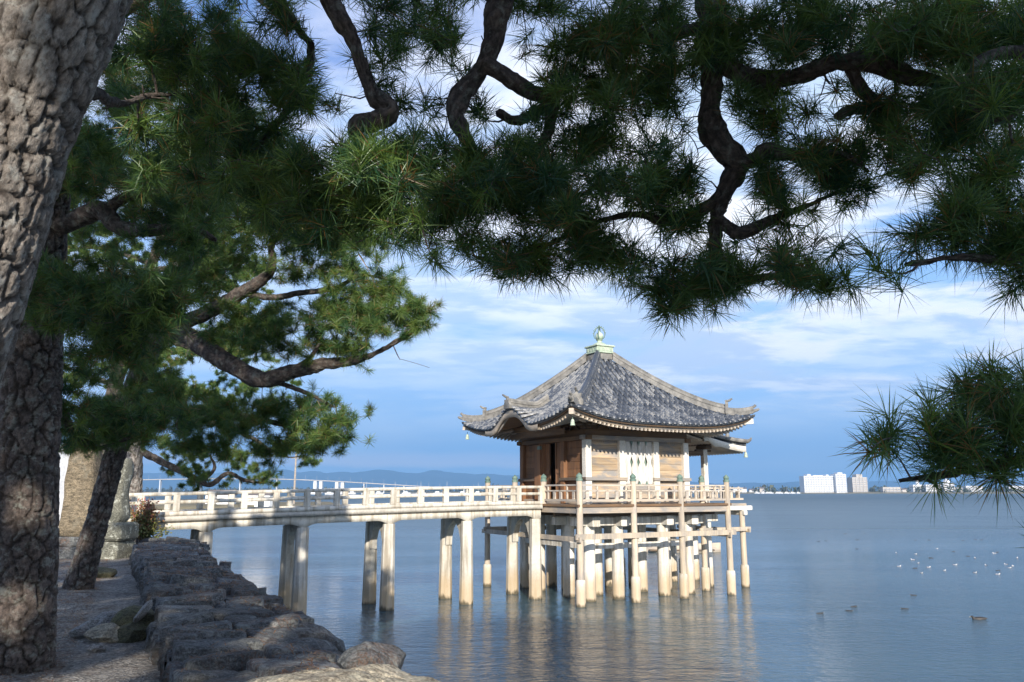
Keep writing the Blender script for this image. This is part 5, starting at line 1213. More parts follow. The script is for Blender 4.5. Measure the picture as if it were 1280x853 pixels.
for a in [  # px, py, rx, ry, distance, depth spread, shoots
    (200, 55, 75, 62, 4.8, .6, 60), (300, 75, 85, 75, 4.8, .6, 75), (250, 160, 80, 70, 4.9, .6, 70), (330, 200, 85, 62, 4.6, .5, 75), (410, 235, 75, 62, 4.4, .5, 70), (180, 170, 60, 70, 5.0, .5, 40), (370, 90, 40, 60, 4.8, .4, 26), (340, 10, 60, 40, 4.7, .5, 30), (420, 160, 30, 20, 4.6, .3, 5), (365, 262, 50, 34, 4.7, .4, 30), (430, 285, 40, 24, 4.4, .4, 18),
    (530, 55, 48, 55, 4.6, .4, 34), (535, 120, 42, 30, 4.5, .4, 14), (465, 30, 30, 30, 4.8, .4, 9), (500, 5, 80, 25, 4.6, .4, 16),
    (480, 215, 70, 50, 4.2, .5, 52), (560, 225, 75, 55, 4.3, .5, 66), (500, 275, 62, 38, 4.2, .4, 30), (570, 285, 40, 30, 4.2, .4, 14), (640, 215, 75, 50, 4.4, .5, 56), (715, 235, 75, 55, 4.4, .5, 58), (640, 262, 60, 34, 4.3, .4, 24),
    (690, 312, 82, 34, 4.5, .4, 54), (640, 335, 28, 20, 4.4, .3, 8), (770, 300, 60, 32, 4.5, .4, 30), (800, 240, 62, 34, 4.4, .4, 32), (845, 215, 55, 26, 4.4, .4, 20), (850, 280, 48, 22, 4.4, .4, 17), (740, 175, 60, 32, 4.5, .4, 26),
    (745, 50, 75, 60, 4.5, .5, 64), (810, 85, 65, 60, 4.5, .5, 58), (700, 100, 40, 60, 4.6, .4, 30), (760, 128, 60, 28, 4.5, .4, 22), (850, 20, 60, 40, 4.5, .5, 34), (690, 20, 30, 45, 4.6, .4, 12),
    (945, 45, 65, 55, 4.4, .5, 56), (950, 118, 45, 34, 4.35, .4, 24), (955, 150, 38, 22, 4.3, .3, 11), (1020, 40, 70, 42, 4.3, .4, 44), (1100, 45, 75, 50, 4.2, .5, 56), (1190, 45, 75, 55, 4.0, .5, 58), (1260, 50, 50, 60, 3.9, .5, 36),
    (1000, 205, 50, 26, 4.2, .3, 20), (1040, 235, 45, 26, 4.2, .3, 18), (960, 240, 40, 28, 4.3, .3, 15), (1060, 175, 40, 22, 4.2, .3, 12), (985, 268, 45, 18, 4.2, .3, 12),
    (850, 362, 72, 24, 4.35, .35, 34), (930, 340, 60, 24, 4.3, .35, 26), (1000, 340, 48, 28, 4.25, .3, 24), (900, 310, 50, 20, 4.35, .3, 13),
    (1120, 165, 60, 40, 4.1, .4, 34), (1190, 150, 60, 50, 4.0, .4, 44), (1150, 205, 50, 24, 4.0, .3, 15), (1255, 140, 45, 60, 3.9, .4, 34)]:
    pa_.pad(*a, K=54)
pa_.blob((0.8, -4.4, 8.7), (6.4, 1.8, 3.5), 5200, 60); pa_.blob((-5.5, -3.0, 8.2), (4.4, 2.2, 3.6), 3000, 60)  # unseen foliage behind the camera, added to shade the foreground
pa_.blob((0.5, 0.4, 7.9), (4.5, 2.2, 0.8), 900, 50)
print('A', pa_.grow(0.155, 0.0036, maxlen=3.4))

# --- the pine whose boughs reach in from the right edge
E_base = np.array([2.9, -1.6, 1.9])
pe = Pine('overhanging_pine', 'pine standing outside the right edge, only its low needle tipped boughs reaching into the picture', E_base)
pe.wood('trunk', [E_base - (0, 0, 0.4), E_base + (0.1, 0.1, 1.5), E_base + (0.3, 0.4, 3.0), E_base + (0.2, 0.6, 4.8)], [0.26, 0.21, 0.17, 0.10], step=0.05, nseg=40, plates=0.09)
pe.wood('limb', [E_base + (0.2, 0.3, 2.4), np.array([3.3, 1.0, 4.4]), P(1500, 560, 3.3), P(1330, 570, 3.15), P(1240, 580, 3.05), P(1170, 596, 3.0), P(1125, 600, 2.95)], [0.09, 0.06, 0.04, 0.026, 0.018, 0.012, 0.006], step=0.03, nseg=12, knots=0.5)
pe.wood('limb', [E_base + (0.2, 0.6, 3.6), np.array([3.4, 1.2, 5.2]), P(1500, 270, 3.5), P(1330, 300, 3.4), P(1265, 325, 3.35), P(1200, 322, 3.3), P(1130, 330, 3.3)], [0.09, 0.06, 0.045, 0.032, 0.022, 0.014, 0.006], step=0.03, nseg=12, knots=0.5)
pe.wood('limb', [P(1345, 60, 3.7), P(1240, 70, 3.6), P(1213, 100, 3.55), P(1222, 132, 3.5), P(1250, 150, 3.5), P(1290, 128, 3.5)], [0.034, 0.028, 0.024, 0.022, 0.020, 0.014], step=0.025, nseg=14, knots=0.5)
pe.wood('limb', [E_base + (0.2, 0.6, 4.4), np.array([3.3, 1.4, 6.2]), P(1345, 60, 3.7)], [0.08, 0.06, 0.04], step=0.05, nseg=12)
pe.spr = 0.5; pe.dens = 0.95
for a in [(1160, 535, 58, 40, 3.0, .25, 24), (1125, 560, 24, 24, 2.95, .2, 7), (1235, 520, 50, 44, 3.05, .25, 24), (1250, 580, 36, 14, 3.05, .2, 6), (1290, 560, 40, 50, 3.1, .3, 20), (1150, 585, 24, 8, 2.98, .15, 3), (1200, 545, 60, 20, 3.02, .25, 14), (1275, 500, 40, 30, 3.1, .25, 14), (1320, 680, 26, 14, 3.0, .2, 4),
          (1215, 235, 62, 42, 3.4, .3, 34), (1160, 290, 40, 26, 3.3, .25, 14), (1115, 320, 26, 18, 3.3, .2, 6), (1230, 305, 50, 34, 3.35, .25, 24), (1280, 260, 40, 60, 3.4, .3, 24), (1270, 350, 30, 24, 3.35, .2, 9), (1232, 118, 34, 34, 3.45, .2, 14), (1240, 200, 50, 30, 3.5, .3, 16)]:
    pe.pad(*a, K=72)
pe.blob((3.2, -2.9, 7.8), (2.4, 1.8, 2.7), 1700, 60); pe.blob((3.6, 0.2, 6.4), (1.2, 1.2, 0.8), 160, 42)  # high mass out of view behind the camera, added to shade the boughs
print('E', pe.grow(0.155, 0.0030, maxlen=2.6))

# --- the big dark trunk on the left
B_base = np.array([*gnd(22, 850, 2.0)[:2], 1.9])
pb_ = Pine('big_pine', 'big dark trunked pine at the left edge of the gravel path with deeply cracked bark', B_base)
pb_.wood('trunk', [P(22, 905, 6.95), P(23, 862, 6.98), P(25, 825, 7.0), P(33, 700, 7.05), P(36, 560, 7.1), P(42, 430, 7.2), P(52, 330, 7.3), P(62, 270, 7.4), P(80, 130, 7.6), P(110, -20, 7.9), P(130, -160, 8.2)], [0.31, 0.30, 0.275, 0.25, 0.245, 0.24, 0.20, 0.16, 0.14, 0.12, 0.08], step=0.016, nseg=130, plates=0.095)
pb_.limb([(62, 285, 7.4, .085), (95, 278, 7.3, .085), (130, 262, 7.2, .088), (150, 285, 7.1, .07), (190, 288, 7.0, .055), (232, 284, 6.9, .04), (270, 300, 6.8, .02)], step=0.03, nseg=18, knots=0.4)
pb_.limb([(125, 268, 7.2, .055), (165, 245, 7.1, .045), (200, 240, 7.0, .03), (250, 225, 7.0, .015)], step=0.03, nseg=14, knots=0.4)
pb_.limb([(45, 400, 7.2, .06), (80, 400, 6.9, .045), (130, 405, 6.6, .03), (190, 400, 6.4, .015)], step=0.03, nseg=14, knots=0.4)
pb_.limb([(48, 420, 7.2, .06), (80, 520, 7.6, .045), (120, 560, 8.0, .03), (180, 540, 8.4, .015)], step=0.03, nseg=14, knots=0.4)
pb_.limb([(90, 60, 7.7, .07), (180, 0, 7.6, .05), (270, -30, 7.5, .03), (350, 20, 7.2, .015)], step=0.04, nseg=14, knots=0.4)
pb_.limb([(110, -20, 7.9, .07), (20, -100, 7.6, .05), (-80, -160, 7.4, .03)], step=0.04, nseg=14, knots=0.4)
pb_.dens = 2.4
for a in [(130, 375, 95, 50, 6.4, .6, 150), (60, 365, 60, 50, 6.6, .5, 70), (210, 385, 50, 42, 6.5, .5, 60), (150, 425, 60, 26, 6.6, .5, 40), (120, 200, 70, 55, 7.3, .7, 90), (200, 250, 70, 40, 7.0, .6, 60), (250, 245, 70, 45, 7.0, .6, 60), (70, 240, 40, 50, 7.6, .5, 30), (240, 300, 50, 22, 6.9, .4, 20),
          (170, 110, 80, 60, 7.7, .7, 80), (270, 110, 80, 70, 7.4, .7, 80), (110, 530, 60, 34, 7.8, .6, 60), (190, 530, 60, 30, 8.2, .6, 50), (100, 470, 40, 30, 7.5, .5, 24)]:
    pb_.pad(*a, K=60)
pb_.blob((-4.5, 6.6, 9.6), (2.8, 2.4, 1.6), 1300, 56); pb_.blob((-5.4, 5.0, 7.8), (2.2, 1.8, 1.3), 800, 56)
pb_.wood('limb', [P(130, -160, 8.2), np.array([-4.2, 6.6, 9.8]), np.array([-3.2, 6.2, 10.2])], [0.08, 0.06, 0.03])
pb_.wood('limb', [P(110, -20, 7.9), np.array([-5.4, 6.0, 8.0]), np.array([-6.2, 4.6, 8.2])], [0.08, 0.06, 0.03])
print('B', pb_.grow(0.13, 0.0034, maxlen=2.2))

# --- the leaning pine further along the path
C_base = np.array([*gnd(95, 742, 2.0)[:2], 1.9])
pc = Pine('path_pine', 'slanting dark trunked pine on the path with one long crooked bough sweeping right', C_base, 'bark', 'needle_light')
pc.wood('trunk', [P(90, 768, 12.6), P(94, 750, 12.6), P(99, 730, 12.58), P(112, 685, 12.5), P(130, 620, 12.4), P(146, 560, 12.3), P(166, 490, 12.1), P(190, 430, 11.8), P(215, 385, 11.6), P(240, 300, 11.8), P(250, 210, 12.0)], [0.25, 0.245, 0.225, 0.185, 0.165, 0.16, 0.155, 0.15, 0.13, 0.09, 0.06], step=0.03, nseg=80, plates=0.10)
CK = dict(step=0.04, nseg=18, knots=0.35)
pc.limb([(195, 422, 11.8, .14), (225, 415, 11.5, .135), (262, 438, 11.2, .13), (300, 462, 11.0, .125), (335, 474, 10.8, .12), (368, 464, 10.7, .10), (400, 456, 10.6, .085), (450, 450, 10.5, .05), (500, 425, 10.5, .03), (530, 400, 10.5, .015)], **CK)
pc.limb([(212, 408, 11.6, .11), (250, 395, 11.4, .105), (290, 375, 11.2, .10), (322, 355, 11.0, .085), (340, 335, 10.9, .065), (342, 300, 10.8, .04), (380, 270, 10.7, .02)], **CK)
pc.limb([(305, 366, 11.1, .05), (340, 372, 11.0, .045), (380, 366, 10.9, .04), (420, 360, 10.8, .034), (450, 345, 10.7, .02), (490, 350, 10.6, .012)], **CK)
pc.limb([(360, 466, 10.7, .05), (385, 450, 10.6, .035), (400, 430, 10.6, .02)], **CK)
pc.limb([(160, 510, 12.1, .09), (220, 515, 11.9, .07), (300, 520, 11.6, .05), (370, 535, 11.3, .03), (430, 545, 11.1, .012)], **CK)
pc.limb([(150, 545, 12.2, .07), (110, 520, 12.5, .05), (80, 500, 12.8, .03)], **CK)
pc.limb([(330, 472, 10.8, .04), (380, 490, 10.9, .03), (420, 510, 11.0, .012)], **CK)
pc.dens = 2.6
for a in [(80, 200, 110, 70, 11.6, 1.0, 130), (200, 205, 90, 66, 11.6, 1.0, 130), (140, 285, 100, 40, 11.8, 1.0, 90), (330, 240, 60, 40, 11.2, .8, 60), (240, 310, 60, 36, 11.6, .8, 60), (290, 320, 40, 30, 11.4, .7, 34), (340, 400, 60, 24, 11.0, .7, 40), (400, 385, 40, 14, 10.8, .5, 14), (400, 262, 60, 40, 10.8, .8, 70), (370, 300, 36, 30, 10.8, .6, 40), (355, 345, 20, 16, 10.8, .4, 10), (390, 335, 40, 16, 10.7, .5, 24), (440, 300, 40, 34, 10.6, .6, 40), (470, 395, 62, 34, 10.5, .8, 130), (525, 392, 18, 22, 10.5, .4, 22), (430, 440, 48, 16, 10.5, .6, 44), (410, 405, 52, 30, 10.7, .7, 60), (350, 425, 60, 30, 10.9, .7, 70), (300, 420, 50, 26, 11.2, .7, 46), (440, 352, 40, 24, 10.6, .6, 44), (485, 362, 34, 16, 10.6, .5, 26),
          (400, 290, 55, 36, 10.6, .7, 70), (340, 275, 44, 34, 10.8, .7, 46), (450, 300, 40, 26, 10.6, .6, 36), (290, 400, 50, 24, 11.2, .7, 40), (270, 350, 46, 30, 11.6, .7, 44),
          (200, 505, 80, 36, 11.9, .9, 120), (290, 520, 70, 36, 11.6, .9, 110), (360, 530, 60, 34, 11.3, .8, 90), (410, 548, 36, 22, 11.1, .6, 46), (430, 525, 24, 16, 11.0, .5, 20), (390, 505, 30, 16, 11.0, .5, 20), (130, 530, 60, 32, 12.3, .8, 70), (250, 555, 70, 18, 11.7, .7, 46), (330, 560, 44, 16, 11.5, .6, 24), (100, 560, 46, 12, 12.4, .6, 24), (180, 470, 50, 26, 12.0, .7, 44)]:
    pc.pad(*a, K=58)
pc.blob((-5.6, 11.6, 8.4), (2.7, 1.2, 1.1), 2200, 60, 1.0); pc.blob((-8.2, 12.0, 8.6), (1.8, 1.2, 1.1), 900, 60, 1.0); pc.wood('limb', [P(250, 210, 12.0), np.array([-5.4, 11.4, 9.6]), np.array([-5.0, 10.6, 10.6])], [0.07, 0.06, 0.03])
print('C', pc.grow(0.135, 0.0042, maxlen=2.2))

# --- two pines at the head of the bridge
D_base = np.array([*gnd(164, 668, 2.0)[:2], 1.9]) if False else np.array([P(164, 668, 23.5)[0], P(164, 668, 23.5)[1], 1.9])
pd_ = Pine('bridgehead_pine', 'pine at the footbridge head with pale sunlit trunk and low twisted boughs', D_base, 'bark_light', 'needle_light')
pd_.wood('trunk', [D_base - (0, 0, 0.4), P(165, 640, 23.5), P(167, 600, 23.4), P(168, 560, 23.3), P(172, 500, 23.2), P(190, 420, 23.2), P(220, 330, 23.4)], [0.34, 0.27, 0.25, 0.24, 0.22, 0.17, 0.10], step=0.06, nseg=48, plates=0.12)
DK = dict(step=0.08, nseg=12, knots=0.4)
pd_.limb([(169, 560, 23.3, .12), (205, 580, 23.6, .10), (240, 596, 24.0, .09), (262, 606, 24.3, .08), (285, 592, 24.6, .07), (305, 600, 24.8, .06), (330, 604, 25.0, .03)], **DK)
pd_.limb([(255, 602, 24.2, .06), (268, 585, 24.2, .05), (262, 570, 24.2, .03)], **DK)
pd_.limb([(174, 500, 23.2, .12), (240, 520, 23.4, .09), (310, 545, 23.6, .06), (350, 570, 23.8, .03), (385, 570, 23.9, .015)], **DK)
pd_.limb([(190, 420, 23.2, .10), (250, 440, 23.4, .07), (320, 470, 23.6, .03)], **DK)
pd_.dens = 1.9
for a in [(225, 590, 34, 14, 24, 1.2, 60), (300, 578, 44, 16, 24.5, 1.2, 80), (330, 598, 26, 9, 25, .8, 30), (350, 562, 40, 14, 24, 1.0, 60), (385, 575, 22, 10, 24, .8, 22), (250, 565, 50, 14, 24, 1.2, 60), (270, 605, 60, 6, 24.5, .8, 20), (200, 560, 40, 16, 23.6, 1.2, 40), (300, 510, 60, 26, 23.6, 1.4, 90), (240, 500, 60, 30, 23.4, 1.4, 90), (330, 480, 50, 24, 23.6, 1.4, 60), (250, 430, 70, 30, 23.4, 1.4, 90), (180, 440, 60, 40, 23.3, 1.4, 80)]:
    pd_.pad(*a, K=84)
print('D', pd_.grow(0.135, 0.0062, twig=0.012, light=0.1, maxlen=3.2))
G_base = np.array([P(120, 655, 29)[0], P(120, 655, 29)[1], 2.0])
pg = Pine('shore_pine', 'tall yellow green sunlit pine seen through the boughs behind the standing stones', G_base, 'bark', 'needle_light')
pg.wood('trunk', [G_base - (0, 0, 0.4), P(125, 600, 29), P(140, 500, 29), P(170, 380, 29), P(210, 280, 29), P(240, 200, 29), P(250, 120, 29)], [0.4, 0.3, 0.27, 0.22, 0.17, 0.11, 0.05], step=0.12, nseg=24, plates=0.14)
for pts in ([(150, 460, 29, .12), (220, 440, 28.5, .09), (290, 430, 28, .05), (340, 440, 28, .02)], [(185, 340, 29, .12), (250, 330, 28.5, .09), (310, 340, 28, .04)], [(190, 330, 29, .1), (120, 310, 29, .07), (60, 320, 29, .03)], [(225, 240, 29, .1), (290, 260, 28.5, .06), (330, 290, 28, .03)], [(145, 480, 29, .1), (90, 470, 29, .06), (50, 480, 29, .03)], [(230, 220, 29, .08), (170, 190, 29, .05), (110, 200, 29, .02)]): pg.limb(pts, step=0.12, nseg=10, knots=0.3)
pg.dens = 3.4
for a in [(270, 330, 60, 36, 28, 1.8, 170), (200, 350, 70, 40, 28.6, 1.8, 150), (280, 280, 50, 34, 28, 1.6, 110), (120, 310, 70, 36, 29, 1.8, 120), (290, 430, 70, 34, 28, 1.8, 140), (200, 440, 70, 36, 28.5, 1.8, 120), (90, 470, 60, 30, 29, 1.6, 70), (210, 220, 80, 44, 28.8, 1.8, 150), (130, 210, 60, 34, 29, 1.6, 80), (250, 150, 60, 40, 29, 1.6, 90), (320, 350, 26, 30, 28, 1.2, 36), (250, 490, 80, 26, 28.4, 1.6, 90)]:
    pg.pad(*a, K=60)
print('G', pg.grow(0.17, 0.011, twig=0.014, light=0.2, maxlen=3.6))
# ------------------------------------------------------------------ small things
# shrub at the bridge end
sh = thing('shrub', 'small shrub turning red and green at the shore end of the footbridge', 'shrub', (*P(180, 668, 20.6)[:2], 2.2))
q = MB(); bp_ = []
for k in range(26):
    e = np.array([rng.normal(0, 0.19), rng.normal(0, 0.19), rng.uniform(0.25, 0.98)]); bp_.append(e)
    q.tube(np.array([(0, 0, -0.3), e * 0.5 + rng.normal(0, 0.03, 3), e]), (0.012, 0.008, 0.003), 5)
q.build('stem', M['wood_dark'], sh)
C = np.repeat(np.array(bp_), 110, 0); C = C * rng.uniform(0.35, 1.08, (len(C), 1)) + rng.normal(0, 0.07, C.shape); n_ = len(C)
a1 = rng.normal(size=(n_, 3)); a1 /= np.linalg.norm(a1, axis=1)[:, None]; a2 = np.cross(a1, rng.normal(size=(n_, 3))); a2 /= np.linalg.norm(a2, axis=1)[:, None]
V = np.stack([C - a2 * 0.022, C + a1 * 0.045, C + a2 * 0.022, C - a1 * 0.04], 1).reshape(-1, 3); k = np.arange(n_) * 4
lm, nt, b = new_mat('shrub_leaf'); nn_ = N(nt); nt.links.new(nn_.ramp(nn_.attr('tint'), [(0.0, (0.10, 0.13, 0.03)), (0.5, (0.18, 0.16, 0.05)), (1.0, (0.30, 0.09, 0.06))]), b.inputs['Base Color']); b.inputs['Roughness'].default_value = 0.6
np_mesh('foliage', V, np.stack([k, k + 1, k + 2, k + 3], 1), lm, sh, attrs={'tint': np.repeat(np.clip(C[:, 2] * 0.9 + rng.normal(0, 0.25, n_), 0, 1), 4)})

# fallen needles on the path and the wall
def litter(name, n, zf, xf, label=None):
    p = []
    while len(p) < n:
        y = 4.6 + 14 * rng.uniform() ** 1.8; x = xf(y)
        p.append((x, y, zf(x, y)))
    p = np.array(p); a = rng.uniform(0, 2 * math.pi, n); ln = rng.uniform(0.04, 0.075, n); w = 0.0028 + 0.0007 * p[:, 1]
    d = np.stack([np.cos(a), np.sin(a), rng.normal(0, 0.12, n)], 1); s_d = np.stack([-np.sin(a), np.cos(a), np.zeros(n)], 1)
    V = np.stack([p - d * ln[:, None] - s_d * w[:, None] / 2, p - d * ln[:, None] + s_d * w[:, None] / 2, p + d * ln[:, None]], 1).reshape(-1, 3)
    return np_mesh(name, V, np.arange(3 * n).reshape(-1, 3), M['litter'], attrs={'tint': np.repeat(rng.uniform(0, 1, n), 3)})
lm, nt, b = new_mat('fallen_needles'); nn_ = N(nt); nt.links.new(nn_.ramp(nn_.attr('tint'), [(0.0, (0.10, 0.05, 0.025)), (0.6, (0.24, 0.11, 0.045)), (1.0, (0.34, 0.24, 0.13))]), b.inputs['Base Color']); b.inputs['Roughness'].default_value = 0.8; M['litter'] = lm
o = litter('fallen_needles', 14000, lambda x, y: ground_z(x, y) + 0.012, lambda y: shore_x(y) - 1.55 - rng.uniform() ** 1.3 * 4.2); tag(o, 'brown fallen pine needles scattered over the gravel path', 'needles', kind='stuff')
Wg = Vw.reshape(len(s_), len(t_), 3); wi = np.argmin(np.abs(t_ - 0.0))
PW = TOPV[rng.integers(0, len(TOPV), 26000)] + np.array([0, 0, 0.006])
cl = fbm(PW * 1.6, 4, 120); keepm = (cl > rng.normal(0.03, 0.06, 26000)) & (PW[:, 1] < 20); PW = PW[keepm][:15000]; n_ = len(PW)
a = rng.uniform(0, 2 * math.pi, n_); d = np.stack([np.cos(a), np.sin(a), rng.normal(0, 0.25, n_)], 1) * rng.uniform(0.025, 0.055, (n_, 1)); s_d = np.stack([-np.sin(a), np.cos(a), 0 * a], 1) * (0.0020 + 0.0004 * PW[:, 1:2])
V = np.stack([PW - d - s_d, PW - d + s_d, PW + d], 1).reshape(-1, 3)
o = np_mesh('fallen_needles', V, np.arange(3 * n_).reshape(-1, 3), M['litter'], attrs={'tint': np.repeat(rng.uniform(0, 1, n_), 3)}); tag(o, 'red brown fallen pine needles caught between the slabs of the stone wall', 'needles', kind='stuff')
# loose gravel on the path
n_ = 9000; yy = 4.8 + 9 * rng.uniform(0, 1, n_) ** 1.7; xx = shore_x(yy) - 1.5 - 3.6 * rng.uniform(0, 1, n_)
zz = np.interp(0, [0], [0]) + 2.0 + 0.10 * fbm(np.column_stack([xx, yy, 0 * xx]) * 0.5, 4, 3) + 0.035 * fbm(np.column_stack([xx, yy, 0 * xx]) * 3.1, 3, 9)
oct_ = np.array([(1, 0, 0), (0, 1, 0), (-1, 0, 0), (0, -1, 0), (0, 0, 0.8), (0, 0, -0.8)], float); of = np.array([(0, 1, 4), (1, 2, 4), (2, 3, 4), (3, 0, 4), (1, 0, 5), (2, 1, 5), (3, 2, 5), (0, 3, 5)])
sz = rng.uniform(0.005, 0.015, (n_, 1, 1)) * rng.uniform(0.7, 1.3, (n_, 6, 1)); V = np.column_stack([xx, yy, zz])[:, None] + oct_[None] * sz
o = np_mesh('gravel', V.reshape(-1, 3), (of[None] + 6 * np.arange(n_)[:, None, None]).reshape(-1, 3), simple('gravel_stone', (0.20, 0.19, 0.17), (0.36, 0.34, 0.30), 3.0, rough=0.9, bump=0, tint=0.4), attrs={'tint': np.repeat(rng.uniform(0, 1, n_), 6)})
tag(o, 'loose grey gravel on the shaded path', 'gravel', kind='stuff')

# birds on the water
def bird_mesh(name, dark):
    sp_ = np.array([(-0.30, 0, 0.075), (-0.22, 0, 0.07), (-0.10, 0, 0.055), (0.03, 0, 0.045), (0.12, 0, 0.065), (0.165, 0, 0.115), (0.185, 0, 0.165), (0.205, 0, 0.195), (0.235, 0, 0.195), (0.262, 0, 0.183), (0.275, 0, 0.180), (0.315, 0, 0.172)])
    rr = np.array([0.012, 0.045, 0.085, 0.092, 0.075, 0.048, 0.038, 0.040, 0.036, 0.022, 0.012, 0.004]); p4 = smooth_path(np.column_stack([sp_, rr]), 0.02)
    V, Fc = tube_arr(p4[:, :3], np.abs(p4[:, 3]) + 0.002, 14); x = V[:, 0]; z = V[:, 2]
    if dark: V[:, 2] = np.where(x > 0.10, V[:, 2] - 0.055 * np.clip((x - 0.10) / 0.08, 0, 1), V[:, 2]); z = V[:, 2]
    if dark: tint = np.where(x > 0.265, 0.95, np.where(z > 0.115, 0.10, 0.30 + 0.2 * (z < 0.05)))
    else: tint = np.where(x > 0.265, 0.75, np.where((x < 0.07) & (z > 0.085), 0.42, 1.0)); tint = np.where(x < -0.24, 0.1, tint)
    V[:, 1] *= 1.15
    o = np_mesh(name, V, Fc, M['duck'] if dark else M['gull'], smooth=True, attrs={'tint': tint})
    return o
lm, nt, b = new_mat('gull_plumage'); nn_ = N(nt); nt.links.new(nn_.ramp(nn_.attr('tint'), [(0.0, (0.03, 0.03, 0.03)), (0.4, (0.36, 0.37, 0.39)), (0.6, (0.40, 0.40, 0.42)), (0.75, (0.45, 0.16, 0.08)), (0.82, (0.62, 0.61, 0.58)), (1.0, (0.66, 0.65, 0.62))], 'CONSTANT'), b.inputs['Base Color']); b.inputs['Roughness'].default_value = 0.7; M['gull'] = lm
lm, nt, b = new_mat('duck_plumage'); nn_ = N(nt); nt.links.new(nn_.ramp(nn_.attr('tint'), [(0.0, (0.015, 0.015, 0.015)), (0.25, (0.045, 0.04, 0.035)), (0.5, (0.09, 0.075, 0.06)), (0.9, (0.4, 0.38, 0.3))]), b.inputs['Base Color']); b.inputs['Roughness'].default_value = 0.6; M['duck'] = lm
gulls = [(495, 150), (612, 157), (597, 192), (628, 212), (510, 232), (692, 238), (648, 273), (790, 258), (855, 223), (742, 124), (978, 182), (1047, 226), (1098, 152), (1237, 181), (1170, 220), (1212, 230), (1190, 241), (978, 271), (1118, 281)]
ducks = [(25, 522), (233, 481), (205, 507), (545, 494), (600, 410), (1000, 557), (250, 126), (610, 244), (697, 71), (905, 73), (845, 142), (707, 181), (934, 170), (1115, 145), (1120, 257), (300, 30), (15, 80), (60, 76), (980, 66), (1018, 70), (180, 32), (253, 70), (612, 72)]
g0 = bird_mesh('gull', False); d0 = bird_mesh('duck', True)
for i, (x, y) in enumerate(gulls):
    o = g0 if i == 0 else g0.copy()
    if i: COL.objects.link(o)
    o.location = gnd(1020 + x / 4.923, 661 + y / 4.923); o.location.z = -0.02; o.rotation_euler.z = rng.uniform(0, 6.28); k_ = rng.uniform(0.32, 0.42); o.scale = (k_, k_, k_ * 0.8)
    tag(o, 'white gull floating in the scattered flock on the open water right of the hall', 'gull', 'white gulls afloat on the lake')
special = {4: 'dark duck swimming between the nearest ducks and the flock of white gulls', 0: 'dark duck nearest to the hall piles among the few swimming in the right foreground', 5: 'largest and nearest dark duck, alone at the lower right of the water', 3: 'dark duck swimming alone midway between the near pair and the largest duck', 1: 'upper dark duck of the close pair right of the hall', 2: 'lower dark duck of the close pair right of the hall'}
for i, (x, y) in enumerate(ducks):
    o = d0 if i == 0 else d0.copy()
    if i: COL.objects.link(o)
    o.location = gnd(1020 + x / 4.923, 661 + y / 4.923); o.location.z = -0.02; o.rotation_euler.z = rng.choice([0.2, 2.9, 3.3, 6.0]) + rng.normal(0, 0.2); k_ = 0.78 if i == 5 else rng.uniform(0.36, 0.46); o.scale = (k_, k_, k_ * 0.78)
    tag(o, special.get(i, 'small dark duck far out on the lake among the white gulls'), 'duck', 'dark ducks afloat on the lake')

# low boat moored behind the hall
bt = thing('moored_boat', 'low tan boat with a dark waterline moored in the lake behind the hall piles', 'boat', (*gnd(850, 690)[:2], 0.0), 0.0)
xs_ = np.linspace(-2.4, 2.4, 16); V = []
for x in xs_:
    w = 0.62 * (1 - abs(x / 2.42) ** 3.0) + 0.04
    for yy_, z_ in ((-w, 0.48), (-w * 1.04, 0.42), (-w * 0.95, 0.12), (-w * 0.7, -0.2), (w * 0.7, -0.2), (w * 0.95, 0.12), (w * 1.04, 0.42), (w, 0.48)): V.append((x, yy_, z_ + 0.05 * (x / 2.4) ** 2))
np_mesh('hull', V, [grid_faces(16, 8, True), np.array([[0, 1, 2, 3], [0, 3, 4, 7], [7, 4, 5, 6]]), np.array([[123, 122, 121, 120], [127, 124, 123, 120], [126, 125, 124, 127]])], M['wood_tan'], bt, attrs={'tint': np.full(len(V), 0.5)})
q = MB(); q.box((-1.9, -0.66, 0.10), (1.9, 0.66, 0.17), 0.0, 0.4); q.build('rubbing_strake', M['wood_dark'], bt)
q = MB(); q.box((-0.5, -0.35, 0.44), (0.9, 0.35, 0.62), 0.04, 0.9); q.build('deck_box', M['pale_paint'], bt)

